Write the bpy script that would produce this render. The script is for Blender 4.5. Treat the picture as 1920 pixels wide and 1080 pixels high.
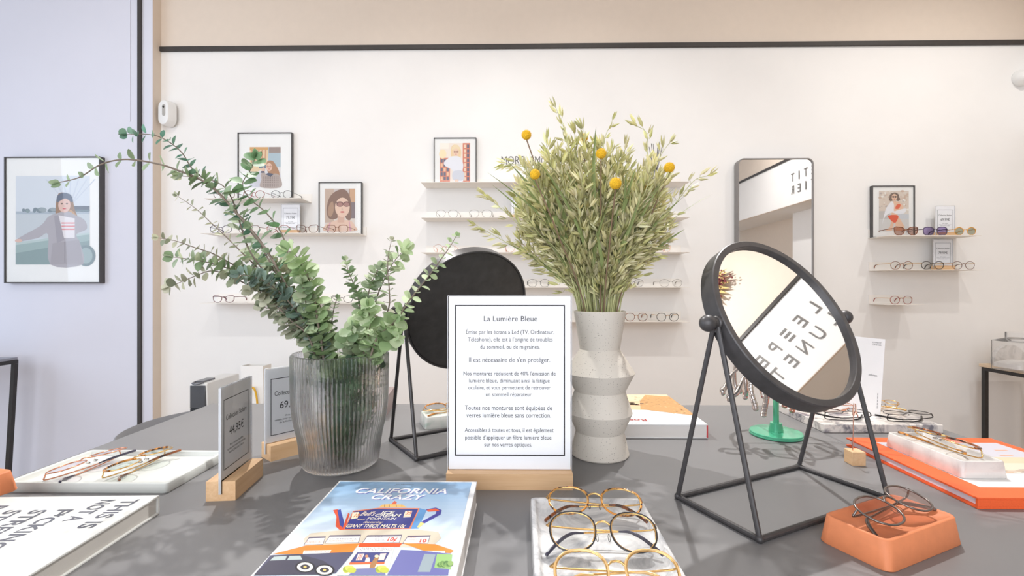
import bpy, bmesh, math, random
from math import sin, cos, tan, pi, radians, sqrt, atan2
from mathutils import Vector, Matrix

for _o in list(bpy.data.objects):
    bpy.data.objects.remove(_o, do_unlink=True)
SC = bpy.context.scene
COL = SC.collection

# ------------------------------------------------------------------ camera
FPX, YAW, CZ, TZ = 900.0, radians(0.9), 1.24, 0.90      # focal (px), yaw, eye height, table height
cam_data = bpy.data.cameras.new('camera')
cam_data.sensor_width = 36.0
cam_data.lens = FPX / 1920.0 * 36.0
cam_data.clip_start = 0.02
cam = bpy.data.objects.new('camera', cam_data)
cam.location = (0, 0, CZ)
cam.rotation_euler = (radians(90), 0, YAW)
COL.objects.link(cam)
SC.camera = cam

# ------------------------------------------------------------------ colour management, world
SC.view_settings.view_transform = 'Standard'
SC.view_settings.look = 'None'
SC.view_settings.gamma = 1.0
SC.view_settings.use_curve_mapping = False
SC.view_settings.exposure = 0.22
SC.cycles.max_bounces = 20
SC.cycles.transmission_bounces = 20
SC.cycles.transparent_max_bounces = 32
W0 = bpy.data.worlds.new('world')
SC.world = W0
W0.use_nodes = True
_bg = W0.node_tree.nodes['Background']
_bg.inputs[0].default_value = (0.90, 0.94, 1.0, 1)
_bg.inputs[1].default_value = .48


# ------------------------------------------------------------------ lights (ceiling spots, street-side daylight, added fills)
def spot(name, loc, aim, energy, angle=80, blend=.6, radius=.03, colr=(1, .98, .955)):
    l = bpy.data.lights.new(name, 'SPOT')
    l.energy = energy; l.spot_size = radians(angle); l.spot_blend = blend
    l.shadow_soft_size = radius; l.color = colr
    o = bpy.data.objects.new(name, l)
    o.location = loc
    d = Vector(aim) - Vector(loc)
    o.rotation_euler = d.to_track_quat('-Z', 'Y').to_euler()
    COL.objects.link(o)
    return o


def area(name, loc, aim, sx, sy, energy, colr):
    l = bpy.data.lights.new(name, 'AREA')
    l.shape = 'RECTANGLE'; l.size = sx; l.size_y = sy; l.energy = energy; l.color = colr
    o = bpy.data.objects.new(name, l)
    o.location = loc
    o.rotation_euler = (Vector(aim) - Vector(loc)).to_track_quat('-Z', 'Y').to_euler()
    COL.objects.link(o)
    return o


for _x, _y, _e, _a, _b in [(-1.9, 1.0, 20, 90, .9), (-.57, 1.0, 29, 68, .7), (.36, 1.0, 32, 68, .7), (1.65, 1.0, 28, 84, .9), (2.5, 1.4, 36, 92, .9)]:
    spot('ceiling_spot', (_x, _y, 3.3), (_x, 2.75, 1.45), _e, _a, _b, .03)
for _x, _y, _e in [(-.95, 1.95, 150), (.85, 1.9, 170)]:
    spot('table_spot', (_x, _y, 3.25), (_x * .45, .85, .9), _e, 66, .6, .022)
spot('fascia_fill_spot', (1.7, .6, 3.3), (2.94, .7, 2.5), 85, 110, .9, .04)  # added fill, brightens the right-hand wall seen in the mirrors
area('front_fill_area', (-.9, -1.75, 1.75), (-.1, 1.2, 1.1), 3.0, 2.2, 66, (.93, .95, 1.0))  # soft fill added close behind the camera to lift the upright signs
area('street_side_daylight', (-3.9, .2, 1.5), (-2.4, 2.7, .9), 1.6, 2.2, 26, (.70, .82, 1.0))


# ------------------------------------------------------------------ picture-to-place helpers
def ray(px, py):
    u = (px - 960.0) / FPX; w = (540.0 - py) / FPX
    return Vector((u * cos(YAW) - sin(YAW), u * sin(YAW) + cos(YAW), w))


def G(px, py, z=TZ):                     # point on the level plane z
    d = ray(px, py)
    return Vector((0, 0, CZ)) + d * ((z - CZ) / d.z)


def WP(px, py, y):                       # point on the upright plane y
    d = ray(px, py)
    return Vector((0, 0, CZ)) + d * (y / d.y)


# ------------------------------------------------------------------ materials
def lin(c):
    out = []
    for k in c[:3]:
        k = k / 255.0
        out.append(k / 12.92 if k <= .04045 else ((k + .055) / 1.055) ** 2.4)
    return tuple(out) + (1.0,)


MATS = {}


def nodes_of(name):
    m = bpy.data.materials.new(name)
    m.use_nodes = True
    nt = m.node_tree
    return m, nt, nt.nodes['Principled BSDF']


def coords(nt, scale=(1, 1, 1), kind='Object'):
    tc = nt.nodes.new('ShaderNodeTexCoord')
    mp = nt.nodes.new('ShaderNodeMapping')
    mp.inputs['Scale'].default_value = scale
    nt.links.new(tc.outputs[kind], mp.inputs['Vector'])
    return mp.outputs['Vector']


def ramp(nt, fac, stops):
    r = nt.nodes.new('ShaderNodeValToRGB')
    e = r.color_ramp.elements
    while len(e) < len(stops):
        e.new(.5)
    for k, (p, c) in enumerate(stops):
        e[k].position = p; e[k].color = c
    nt.links.new(fac, r.inputs[0])
    return r.outputs[0]


def noise_tex(nt, vec, scale, detail=4, rough=.55, dist=0.0):
    n = nt.nodes.new('ShaderNodeTexNoise')
    n.inputs['Scale'].default_value = scale
    n.inputs['Detail'].default_value = detail
    n.inputs['Roughness'].default_value = rough
    n.inputs['Distortion'].default_value = dist
    nt.links.new(vec, n.inputs['Vector'])
    return n.outputs['Fac']


def bump(nt, b, fac, strength, dist=.001):
    bn = nt.nodes.new('ShaderNodeBump')
    bn.inputs['Strength'].default_value = strength
    bn.inputs['Distance'].default_value = dist
    nt.links.new(fac, bn.inputs['Height'])
    nt.links.new(bn.outputs[0], b.inputs['Normal'])


def plain(name, c, rough=.5, metal=0.0, vary=.05, nscale=30, bmp=0.0, spec=.5, coat=0.0):
    """base colour with a faint procedural variation"""
    if name in MATS: return MATS[name]
    m, nt, b = nodes_of(name)
    a = lin(c)
    if vary > 0 or bmp > 0:
        v = coords(nt)
        f = noise_tex(nt, v, nscale)
        lo = tuple(k * (1 - vary) for k in a[:3]) + (1,)
        hi = tuple(min(1, k * (1 + vary)) for k in a[:3]) + (1,)
        nt.links.new(ramp(nt, f, [(.3, lo), (.7, hi)]), b.inputs['Base Color'])
        if bmp > 0: bump(nt, b, f, bmp)
    else:
        b.inputs['Base Color'].default_value = a
    b.inputs['Roughness'].default_value = rough
    b.inputs['Metallic'].default_value = metal
    b.inputs['Specular IOR Level'].default_value = spec
    b.inputs['Coat Weight'].default_value = coat
    MATS[name] = m
    return m


def marble(name, base, vein, scale=9, rough=.25, contrast=(.42, .62), dist=1.5):
    m, nt, b = nodes_of(name)
    v = coords(nt)
    f = noise_tex(nt, v, scale, 8, .62, dist)
    nt.links.new(ramp(nt, f, [(contrast[0], lin(base)), (contrast[1], lin(vein))]), b.inputs['Base Color'])
    b.inputs['Roughness'].default_value = rough
    MATS[name] = m
    return m


def wood(name, a, c, axis='x', scale=1.0, rough=.5):
    m, nt, b = nodes_of(name)
    s = {'x': (4, 60, 60), 'y': (60, 4, 60), 'z': (60, 60, 4)}[axis]
    v = coords(nt, tuple(k * scale for k in s))
    f = noise_tex(nt, v, 1.6, 5, .6, .4)
    nt.links.new(ramp(nt, f, [(.3, lin(a)), (.72, lin(c))]), b.inputs['Base Color'])
    b.inputs['Roughness'].default_value = rough
    bump(nt, b, f, .08)
    MATS[name] = m
    return m


def tortoise(name, light=(214, 140, 52), dark=(52, 28, 16), scale=140):
    m, nt, b = nodes_of(name)
    v = coords(nt)
    f = noise_tex(nt, v, scale, 3, .6, .8)
    nt.links.new(ramp(nt, f, [(.40, lin(dark)), (.56, lin(light))]), b.inputs['Base Color'])
    b.inputs['Roughness'].default_value = .18
    b.inputs['Coat Weight'].default_value = .4
    MATS[name] = m
    return m


def clear(name, tint=(1, 1, 1), ior=1.45, rough=0.0, body=None, bodyw=0.0):
    """a thin clear sheet: lets light straight through, mirrors by Fresnel; optional diffuse tint body"""
    m = bpy.data.materials.new(name)
    m.use_nodes = True
    nt = m.node_tree
    nt.nodes.remove(nt.nodes['Principled BSDF'])
    out = nt.nodes['Material Output']
    tr = nt.nodes.new('ShaderNodeBsdfTransparent'); tr.inputs[0].default_value = tuple(tint) + (1,)
    gl = nt.nodes.new('ShaderNodeBsdfGlossy'); gl.inputs['Roughness'].default_value = rough
    fr = nt.nodes.new('ShaderNodeFresnel'); fr.inputs[0].default_value = ior
    mx = nt.nodes.new('ShaderNodeMixShader')
    nt.links.new(fr.outputs[0], mx.inputs[0]); nt.links.new(tr.outputs[0], mx.inputs[1]); nt.links.new(gl.outputs[0], mx.inputs[2])
    last = mx
    if body:
        df = nt.nodes.new('ShaderNodeBsdfDiffuse'); df.inputs[0].default_value = lin(body)
        m2 = nt.nodes.new('ShaderNodeMixShader'); m2.inputs[0].default_value = bodyw
        nt.links.new(mx.outputs[0], m2.inputs[1]); nt.links.new(df.outputs[0], m2.inputs[2])
        last = m2
    nt.links.new(last.outputs[0], out.inputs[0])
    MATS[name] = m
    return m


def inked(name, rough=.5, through=0.0):
    """print, leaf and grain colours that belong to the face they sit on"""
    m, nt, b = nodes_of(name)
    at = nt.nodes.new('ShaderNodeAttribute'); at.attribute_name = 'ink'
    nt.links.new(at.outputs['Color'], b.inputs['Base Color'])
    b.inputs['Roughness'].default_value = rough
    if through:
        tl = nt.nodes.new('ShaderNodeBsdfTranslucent'); mx = nt.nodes.new('ShaderNodeMixShader'); mx.inputs[0].default_value = through
        nt.links.new(at.outputs['Color'], tl.inputs[0]); nt.links.new(b.outputs[0], mx.inputs[1]); nt.links.new(tl.outputs[0], mx.inputs[2])
        nt.links.new(mx.outputs[0], nt.nodes['Material Output'].inputs[0])
    MATS[name] = m
    return m


# ------------------------------------------------------------------ mesh builder
class MB:
    def __init__(s):
        s.v = []; s.f = []; s.c = []; s.m = []

    def add(s, vs, fs, M=None, col=None, mat=0):
        o = len(s.v)
        for p in vs:
            p = Vector(p)
            s.v.append(M @ p if M is not None else p)
        for q in fs:
            s.f.append([o + i for i in q]); s.c.append(col); s.m.append(mat)
        return s

    def box(s, x0, x1, y0, y1, z0, z1, M=None, col=None, mat=0):
        vs = [(x, y, z) for z in (z0, z1) for y in (y0, y1) for x in (x0, x1)]
        fs = [(0, 2, 3, 1), (4, 5, 7, 6), (0, 1, 5, 4), (2, 6, 7, 3), (0, 4, 6, 2), (1, 3, 7, 5)]
        return s.add(vs, fs, M, col, mat)

    def prism(s, poly, z0, z1, M=None, col=None, mat=0):
        n = len(poly)
        vs = [(x, y, z0) for x, y in poly] + [(x, y, z1) for x, y in poly]
        fs = [list(range(n))[::-1], list(range(n, 2 * n))] + [(i, (i + 1) % n, n + (i + 1) % n, n + i) for i in range(n)]
        return s.add(vs, fs, M, col, mat)

    def rings(s, rs, M=None, col=None, mat=0, cap0=True, cap1=True, closed=False):
        n = len(rs[0]); vs = [p for r in rs for p in r]; fs = []
        k = len(rs)
        for a in range(k if closed else k - 1):
            b = (a + 1) % k
            for i in range(n):
                j = (i + 1) % n
                fs.append((a * n + i, a * n + j, b * n + j, b * n + i))
        if not closed:
            if cap0: fs.append(list(range(n))[::-1])
            if cap1: fs.append(list(range((k - 1) * n, k * n)))
        return s.add(vs, fs, M, col, mat)

    def lathe(s, prof, seg=48, M=None, col=None, mat=0, closed=False, cap0=True, cap1=True):
        rs = [[(r * cos(2 * pi * i / seg), r * sin(2 * pi * i / seg), z) for i in range(seg)] for r, z in prof]
        return s.rings(rs, M, col, mat, cap0, cap1, closed)

    def tube(s, path, r, seg=8, closed=False, M=None, col=None, mat=0, flat=1.0):
        P = [Vector(p) for p in path]; n = len(P)
        R = r if isinstance(r, (list, tuple)) else [r] * n
        T = []
        for i in range(n):
            if closed: t = P[(i + 1) % n] - P[i - 1]
            else: t = P[min(i + 1, n - 1)] - P[max(i - 1, 0)]
            T.append(t.normalized() if t.length > 1e-9 else Vector((0, 0, 1)))
        up = Vector((0, 0, 1)) if abs(T[0].z) < .9 else Vector((1, 0, 0))
        N = (up - T[0] * up.dot(T[0])).normalized()
        rs = []
        for i in range(n):
            N = N - T[i] * N.dot(T[i])
            if N.length < 1e-6: N = T[i].orthogonal()
            N.normalize()
            B = T[i].cross(N)
            rs.append([P[i] + (N * cos(2 * pi * k / seg) * flat + B * sin(2 * pi * k / seg)) * R[i] for k in range(seg)])
        return s.rings(rs, M, col, mat, closed=closed)

    def ball(s, c, r, seg=16, rn=10, M=None, col=None, mat=0, sc=(1, 1, 1)):
        prof = []
        rs = []
        for j in range(1, rn):
            t = pi * j / rn
            rs.append([(c[0] + sc[0] * r * sin(t) * cos(2 * pi * i / seg), c[1] + sc[1] * r * sin(t) * sin(2 * pi * i / seg), c[2] - sc[2] * r * cos(t)) for i in range(seg)])
        return s.rings(rs, M, col, mat)

    def zmin(s):
        return min(p.z for p in s.v)

    def shift(s, d):
        d = Vector(d)
        s.v = [p + d for p in s.v]
        return s

    def build(s, name, mats, parent=None, bev=0, seg=2, sharp=35, loc=None, rotz=0):
        me = bpy.data.meshes.new(name)
        me.from_pydata([tuple(p) for p in s.v], [], s.f)
        if not isinstance(mats, (list, tuple)): mats = [mats]
        for m in mats: me.materials.append(m)
        me.polygons.foreach_set('material_index', s.m)
        me.polygons.foreach_set('use_smooth', [True] * len(s.f))
        me.update()
        me.set_sharp_from_angle(angle=radians(sharp))
        if any(c is not None for c in s.c):
            at = me.color_attributes.new('ink', 'FLOAT_COLOR', 'CORNER')
            buf = []
            for q, c in zip(s.f, s.c):
                cc = lin(c) if c is not None else (1, 1, 1, 1)
                buf.extend(cc * len(q))
            at.data.foreach_set('color', buf)
        o = bpy.data.objects.new(name, me)
        COL.objects.link(o)
        if parent: o.parent = parent
        if bev:
            bm = o.modifiers.new('bevel', 'BEVEL')
            bm.width = bev; bm.segments = seg; bm.limit_method = 'ANGLE'; bm.angle_limit = radians(40)
        if loc is not None: o.location = loc
        o.rotation_euler.z = rotz
        return o


def thing(name, label, cat, loc=(0, 0, 0), rotz=0.0, group=None):
    o = bpy.data.objects.new(name, None)
    o.empty_display_size = .02
    o.location = loc; o.rotation_euler = (0, 0, rotz)
    COL.objects.link(o)
    return tag(o, label, cat, group)


def tag(o, label, cat, group=None):
    o['label'] = label; o['category'] = cat
    if group: o['group'] = group
    return o


def struct(o):
    o['kind'] = 'structure'
    return o


def rrect(w, d, r, n=5, z=0.0, cx=0.0, cy=0.0):
    pts = []
    r = max(min(r, w / 2 - 1e-5, d / 2 - 1e-5), 1e-5)
    for qx, qy, a0 in ((1, 1, 0), (-1, 1, pi / 2), (-1, -1, pi), (1, -1, 3 * pi / 2)):
        for k in range(n + 1):
            a = a0 + pi / 2 * k / n
            pts.append((cx + qx * (w / 2 - r) + r * cos(a), cy + qy * (d / 2 - r) + r * sin(a), z))
    return pts


def catmull(P, n=8):
    P = [Vector(p) for p in P]
    out = []
    Q = [P[0] * 2 - P[1]] + P + [P[-1] * 2 - P[-2]]
    for i in range(1, len(Q) - 2):
        a, b, c, d = Q[i - 1:i + 3]
        for k in range(n):
            t = k / n
            out.append(.5 * ((2 * b) + (c - a) * t + (2 * a - 5 * b + 4 * c - d) * t * t + (3 * b - a - 3 * c + d) * t ** 3))
    out.append(P[-1])
    return out


# ------------------------------------------------------------------ writing
_TXT = {}


def glyphs(body, shear=0.0, off=0.0):
    key = (body, shear, off)
    if key not in _TXT:
        cu = bpy.data.curves.new('t', 'FONT')
        cu.body = body; cu.shear = shear; cu.offset = off; cu.resolution_u = 3
        o = bpy.data.objects.new('t', cu)
        COL.objects.link(o)
        me = bpy.data.meshes.new_from_object(o.evaluated_get(bpy.context.evaluated_depsgraph_get()))
        vs = [(v.co.x, v.co.y) for v in me.vertices]
        fs = [list(p.vertices) for p in me.polygons]
        bpy.data.objects.remove(o, do_unlink=True); bpy.data.curves.remove(cu); bpy.data.meshes.remove(me)
        _TXT[key] = (vs, fs)
    return _TXT[key]


def write(mb, body, x0, x1, base, cap, z, M=None, shear=0.0, off=0.0, col=None, mat=0):
    """text filling x0..x1 with its baseline at y=base and capitals cap high, in the local xy plane at height z"""
    vs, fs = glyphs(body, shear, off)
    a = min(v[0] for v in vs); b = max(v[0] for v in vs)
    k = (x1 - x0) / (b - a); q = cap / .686
    mb.add([(x0 + (v[0] - a) * k, base + v[1] * q, z) for v in vs], fs, M, col, mat)


UPRIGHT = Matrix(((1, 0, 0, 0), (0, 0, -1, 0), (0, 1, 0, 0), (0, 0, 0, 1)))   # local xy plane -> facing -Y, z out of it towards -Y
# ================================================================== materials in use
wall_white = plain('wall_white', (240, 238, 235), .75, vary=.012, nscale=6, bmp=.02)
wall_beige = plain('wall_beige', (224, 210, 195), .75, vary=.015, nscale=20, bmp=.03)
panel_white = plain('panel_white', (219, 220, 231), .6, vary=.012, nscale=4)
black_trim = plain('black_trim', (58, 54, 52), .5, vary=.08)
floor_mat = wood('floor_oak', (170, 140, 110), (196, 168, 138), 'y', .25)
ceil_white = plain('ceiling_white', (236, 232, 226), .8, vary=.01)
shelf_white = plain('shelf_white', (242, 237, 230), .45, vary=.01)
frame_black = plain('frame_black', (78, 76, 76), .4, vary=.1)
mat_board = plain('mat_board', (246, 245, 242), .8, vary=.01)
ink = inked('printed_ink', .45)
inkgloss = inked('printed_cover', .28)
leafink = inked('leaf_surface', .5, .3)
pane = clear('picture_pane', (.995, .995, .995), 1.25, .02)
clear_acrylic = clear('clear_acrylic', (.997, .997, .998), 1.25, .0)
lens_clear = clear('lens_clear', (.96, .96, .955), 1.4, .0)
paper_white = plain('paper_white', (246, 246, 248), .6, vary=.008)
base_wood = wood('beech_wood', (214, 172, 128), (230, 194, 152), 'x', 1.2)
base_wood_y = wood('beech_wood_lengthways', (214, 172, 128), (230, 194, 152), 'y', 1.2)

# ================================================================== the room
WALL_Y, FASCIA_X, TRIM_Z = 2.80, 2.94, 2.645
mb = MB(); mb.box(-4.2, 3.6, -3.0, 3.0, -.06, 0); struct(mb.build('floor', floor_mat))
mb = MB(); mb.box(-4.2, 3.6, -1.2, 3.0, 3.42, 3.5); struct(mb.build('ceiling', ceil_white))
mb = MB()
xl = WP(298, 300, WALL_Y).x
mb.box(xl - .3, 3.6, WALL_Y, WALL_Y + .12, 0, TRIM_Z, mat=0)
mb.box(xl - .3, 3.6, WALL_Y, WALL_Y + .12, TRIM_Z, 3.42, mat=1)
struct(mb.build('wall_back', [wall_white, wall_beige]))
mb = MB(); mb.box(xl, FASCIA_X, WALL_Y - .014, WALL_Y - .001, TRIM_Z - .013, TRIM_Z + .014)
struct(mb.build('trim_1', black_trim, bev=.002))
# projecting white panel at the left end of the wall, its edge strip and black upright
PY = 2.735
xr = WP(286, 300, PY).x
mb = MB()
mb.box(-4.2, xr, PY, WALL_Y + .12, 0, 3.42, mat=0)
mb.box(xr, xr + .0012, PY + .002, WALL_Y, 0, 3.42, mat=1)
struct(mb.build('wall_left', [panel_white, wall_beige]))
x0, x1 = WP(260, 300, PY).x, WP(267, 300, PY).x
mb = MB(); mb.box(x0, x1, PY - .012, PY - .0005, .02, 3.42)
struct(mb.build('trim_2', black_trim, bev=.0015))
mb = MB(); mb.box(WP(243, 300, PY).x, WP(245, 300, PY).x, PY - .003, PY - .0003, 2.2, 3.42)
struct(mb.build('trim_3', panel_white))
# right-hand wall: overhanging fascia that carries the shop sign, recess below it
FZ = 2.14
mb = MB()
mb.box(FASCIA_X, 3.5, -2.2, WALL_Y, FZ, TRIM_Z, mat=0)
mb.box(FASCIA_X, 3.5, -2.2, WALL_Y, TRIM_Z, 3.42, mat=1)
mb.box(3.5, 3.6, -2.2, WALL_Y, 0, FZ, mat=1)
mb.box(3.3, 3.5, -.35, .15, 0, FZ, mat=0)
struct(mb.build('wall_right', [wall_white, wall_beige]))
mb = MB(); mb.box(FASCIA_X - .014, FASCIA_X - .001, -2.2, WALL_Y - .015, TRIM_Z - .013, TRIM_Z + .014)
struct(mb.build('trim_4', black_trim, bev=.002))
mb = MB(); mb.box(FASCIA_X + .001, FASCIA_X + .02, -2.19, WALL_Y - .001, FZ - .004, FZ - .0005)
struct(mb.build('trim_5', wall_beige))

# raised sign on the fascia (it is seen only in the two mirrors)
SIGN_Y0, PITCH, LH = 1.172, .119, .088
mb = MB()
# local x runs towards the room's front (-Y), local y up, facing -X
SM = Matrix(((0, 0, -1, FASCIA_X - .002), (-1, 0, 0, 0), (0, 1, 0, 0), (0, 0, 0, 1)))
for row, word in enumerate(('LE\u2261PETIT', 'LUNETIER')):
    zb = 2.385 - row * .135
    for k, ch in enumerate(word):
        c = -(SIGN_Y0 - .045 - k * PITCH)
        if ch == '\u2261':
            for q in range(3):
                mb.add([(c - .028, zb + q * .036, .004), (c + .028, zb + q * .036, .004), (c + .028, zb + q * .036 + .014, .004), (c - .028, zb + q * .036 + .014, .004)], [(0, 1, 2, 3)], SM)
        elif ch == 'I':
            mb.add([(c - .008, zb, .004), (c + .008, zb, .004), (c + .008, zb + LH, .004), (c - .008, zb + LH, .004)], [(0, 1, 2, 3)], SM)
        else:
            w = {'U': .031, 'N': .032, 'T': .03}.get(ch, .026)
            write(mb, ch, c - w, c + w, zb, LH, .004, SM)
sign_grey = plain('sign_grey', (112, 110, 108), .5, vary=.03)
tag(mb.build('shop_sign', sign_grey), 'large grey capital letters of the shop name, seen back to front in both mirrors', 'sign')

# dried flowers hanging high on the right-hand wall (seen at the top of the round mirror)
fl = thing('dried_flower_bunch', 'hanging bunch of dried fan leaf and dark red sprigs, seen in the round mirror', 'flowers', (FASCIA_X - .06, .80, 3.18))
rnd = random.Random(4)
mb = MB()
for k in range(15):
    a = radians(-75 + 150 * k / 14)
    e = Vector((-.02 * cos(k), .24 * sin(a), -.05 - .20 * cos(a)))
    sd = Vector((0, .02 * cos(a), .02 * sin(a)))
    mb.add([(0, 0, 0), e * .6 - sd, e, e * .6 + sd, e * .6 + Vector((.012, 0, 0))], [(0, 1, 4), (1, 2, 4), (2, 3, 4), (3, 0, 4)])
mb.build('fan_leaf', plain('dried_palm', (214, 190, 128), .8), fl)
mb = MB()
for k in range(16):
    e = Vector((rnd.uniform(-.06, 0), rnd.uniform(-.02, .22), rnd.uniform(-.24, -.08)))
    mb.tube([(0, 0, 0), e * .5 + Vector((0, .02, 0)), e], .002, 5)
    for q in range(14):
        p = e * rnd.uniform(.5, 1.0) + Vector((rnd.uniform(-.02, .02), rnd.uniform(-.02, .02), rnd.uniform(-.02, .02)))
        mb.ball(p, rnd.uniform(.004, .009), 6, 4)
mb.build('red_sprigs', plain('dried_red', (122, 58, 62), .8, vary=.2), fl)
mb = MB(); mb.tube([(.055, 0, .09), (.03, 0, .06), (0, 0, -.01)], .008, 8)
mb.build('stem_tie', plain('dried_stem', (170, 140, 100), .8), fl)

# ================================================================== wall shelves
SF, ST = 2.646, .003


def shelf(name, pxl, pxr, py, label, group, pyr=None):
    """thin L-shaped metal shelf: a level plate and an upstand against the wall; returns its top height"""
    yf = SF
    a, b = WP(pxl, py, yf), WP(pxr, py, yf)
    z = .5 * (a.z + b.z)
    mb = MB()
    mb.box(a.x, b.x, yf, WALL_Y - .0035, z - ST, z)
    mb2 = MB()
    mb2.box(a.x, b.x, WALL_Y - .0035, WALL_Y - .0005, z - ST, z + .05)
    t = thing(name, label, 'shelf', (0, 0, 0), 0, group)
    mb.build('shelf_plate', shelf_white, t, bev=.0008)
    mb2.build('upstand', shelf_white, t)
    return z


GL, GC, GR = 'shelves on the wall behind the eucalyptus', 'shelves on the wall behind the oats', 'shelves beside the bikini photo'
zL = [shelf('wall_shelf', 382, 562, 371, 'short white metal wall shelf under the largest framed photo behind the eucalyptus', GL),
      shelf('wall_shelf', 376, 671, 436.5, 'white metal wall shelf holding the framed portrait in sunglasses and five eyeglasses', GL),
      shelf('wall_shelf', 374, 668, 568, 'lowest white metal wall shelf behind the eucalyptus, with cat-eye glasses', GL)]
zC = [shelf('wall_shelf', 789, 1294, y, l, GC) for y, l in (
    (340.5, 'topmost long white wall shelf behind the oats, carrying a framed photo'),
    (407, 'long white wall shelf second from top behind the oats, with thin wire glasses'),
    (472.5, 'long white wall shelf third from top behind the oats, above the round mirror back'),
    (538.5, 'long white wall shelf fourth from top behind the oats'),
    (603, 'lowest long white wall shelf behind the oats, level with the vase rim'))]
zR = [shelf('wall_shelf', 1666, 1841, 441, 'short white wall shelf with the bikini photo and three sunglasses', GR),
      shelf('wall_shelf', 1667, 1846, 505.5, 'short white wall shelf with three clear eyeglasses and a small price sign', GR),
      shelf('wall_shelf', 1667, 1734, 571, 'narrowest white wall shelf holding one single pair of red glasses', GR)]


# ================================================================== framed photographs
def framed(label, w, h, dep, bar, matw, art, loc, rotz=0, lean=0.0, group=None, matb=None):
    """picture frame standing or hanging upright; art(mb, M) draws on the unit square of the print"""
    t = thing('picture_frame', label, 'framed photo', loc, rotz, group)
    t.rotation_euler.x = -lean
    mb = MB()
    o = [(-w / 2, 0), (w / 2, 0), (w / 2, h), (-w / 2, h)]
    i = [(-w / 2 + bar, bar), (w / 2 - bar, bar), (w / 2 - bar, h - bar), (-w / 2 + bar, h - bar)]
    R = lambda pts, z: [(x, y, z) for x, y in pts]
    mb.rings([R(o, -dep), R(o, 0), R(i, 0), R(i, -dep)], UPRIGHT, closed=True)
    mb.build('frame', frame_black, t, bev=.0008)
    mb = MB(); mb.box(-w / 2 + bar, w / 2 - bar, bar, h - bar, -dep + .001, -.008, UPRIGHT)
    mb.build('mat_board', mat_board, t)
    x0, x1, y0, y1 = matw
    mb = MB()
    M = UPRIGHT @ Matrix.Translation((x0, y0, -.0075)) @ Matrix.Diagonal((x1 - x0, y1 - y0, 1, 1))
    art(mb, M)
    mb.build('photo_print', ink, t)
    mb = MB(); mb.box(-w / 2 + bar, w / 2 - bar, bar, h - bar, -.0045, -.003, UPRIGHT)
    mb.build('glazing', pane, t)
    return t


class Art:
    """flat layers of printed colour on the unit square"""
    def __init__(s, mb, M):
        s.mb, s.M, s.k = mb, M, 0

    def poly(s, pts, c):
        s.k += 1
        s.mb.add([(x, y, s.k * .000018) for x, y in pts], [list(range(len(pts)))], s.M, tuple(int(v + (240 - v) * .16) for v in c))
        return s

    def rect(s, x0, x1, y0, y1, c):
        return s.poly([(x0, y0), (x1, y0), (x1, y1), (x0, y1)], c)

    def oval(s, x, y, rx, ry, c, n=20, rot=0):
        cr, sr = cos(rot), sin(rot)
        return s.poly([(x + rx * cos(2 * pi * k / n) * cr - ry * sin(2 * pi * k / n) * sr, y + rx * cos(2 * pi * k / n) * sr + ry * sin(2 * pi * k / n) * cr) for k in range(n)], c)

    def blob(s, pts, c):
        """closed smooth outline"""
        P = [Vector((x, y, 0)) for x, y in pts]; n = len(P); out = []
        for i in range(n):
            a, b, d, e = P[i - 1], P[i], P[(i + 1) % n], P[(i + 2) % n]
            for q in range(4):
                t = q / 4
                v = .5 * ((2 * b) + (d - a) * t + (2 * a - 5 * b + 4 * d - e) * t * t + (3 * b - a - 3 * d + e) * t ** 3)
                out.append((v.x, v.y))
        return s.poly(out, c)


def face(A, x, y, r, skin, lips, glasses=None, asp=1.0):
    """a small printed face: oval, shaded eyes, nose, mouth, optional glasses (asp: width of a unit / height of a unit)"""
    A.oval(x, y, r * .78 / asp, r, skin)
    for s in (-1, 1):
        A.oval(x + s * r * .32 / asp, y + r * .22, r * .15 / asp, r * .06, (120, 88, 74))
        A.oval(x + s * r * .32 / asp, y + r * .15, r * .11 / asp, r * .07, (72, 54, 50))
    A.poly([(x - r * .06 / asp, y + r * .05), (x + r * .1 / asp, y - r * .24), (x - r * .1 / asp, y - r * .24)], tuple(int(k * .9) for k in skin))
    A.oval(x, y - r * .48, r * .24 / asp, r * .09, lips)
    if glasses:
        for s in (-1, 1):
            A.oval(x + s * r * .34 / asp, y + r * .16, r * .3 / asp, r * .26, glasses)
        A.rect(x - r * .1 / asp, x + r * .1 / asp, y + r * .17, y + r * .24, glasses)


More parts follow.
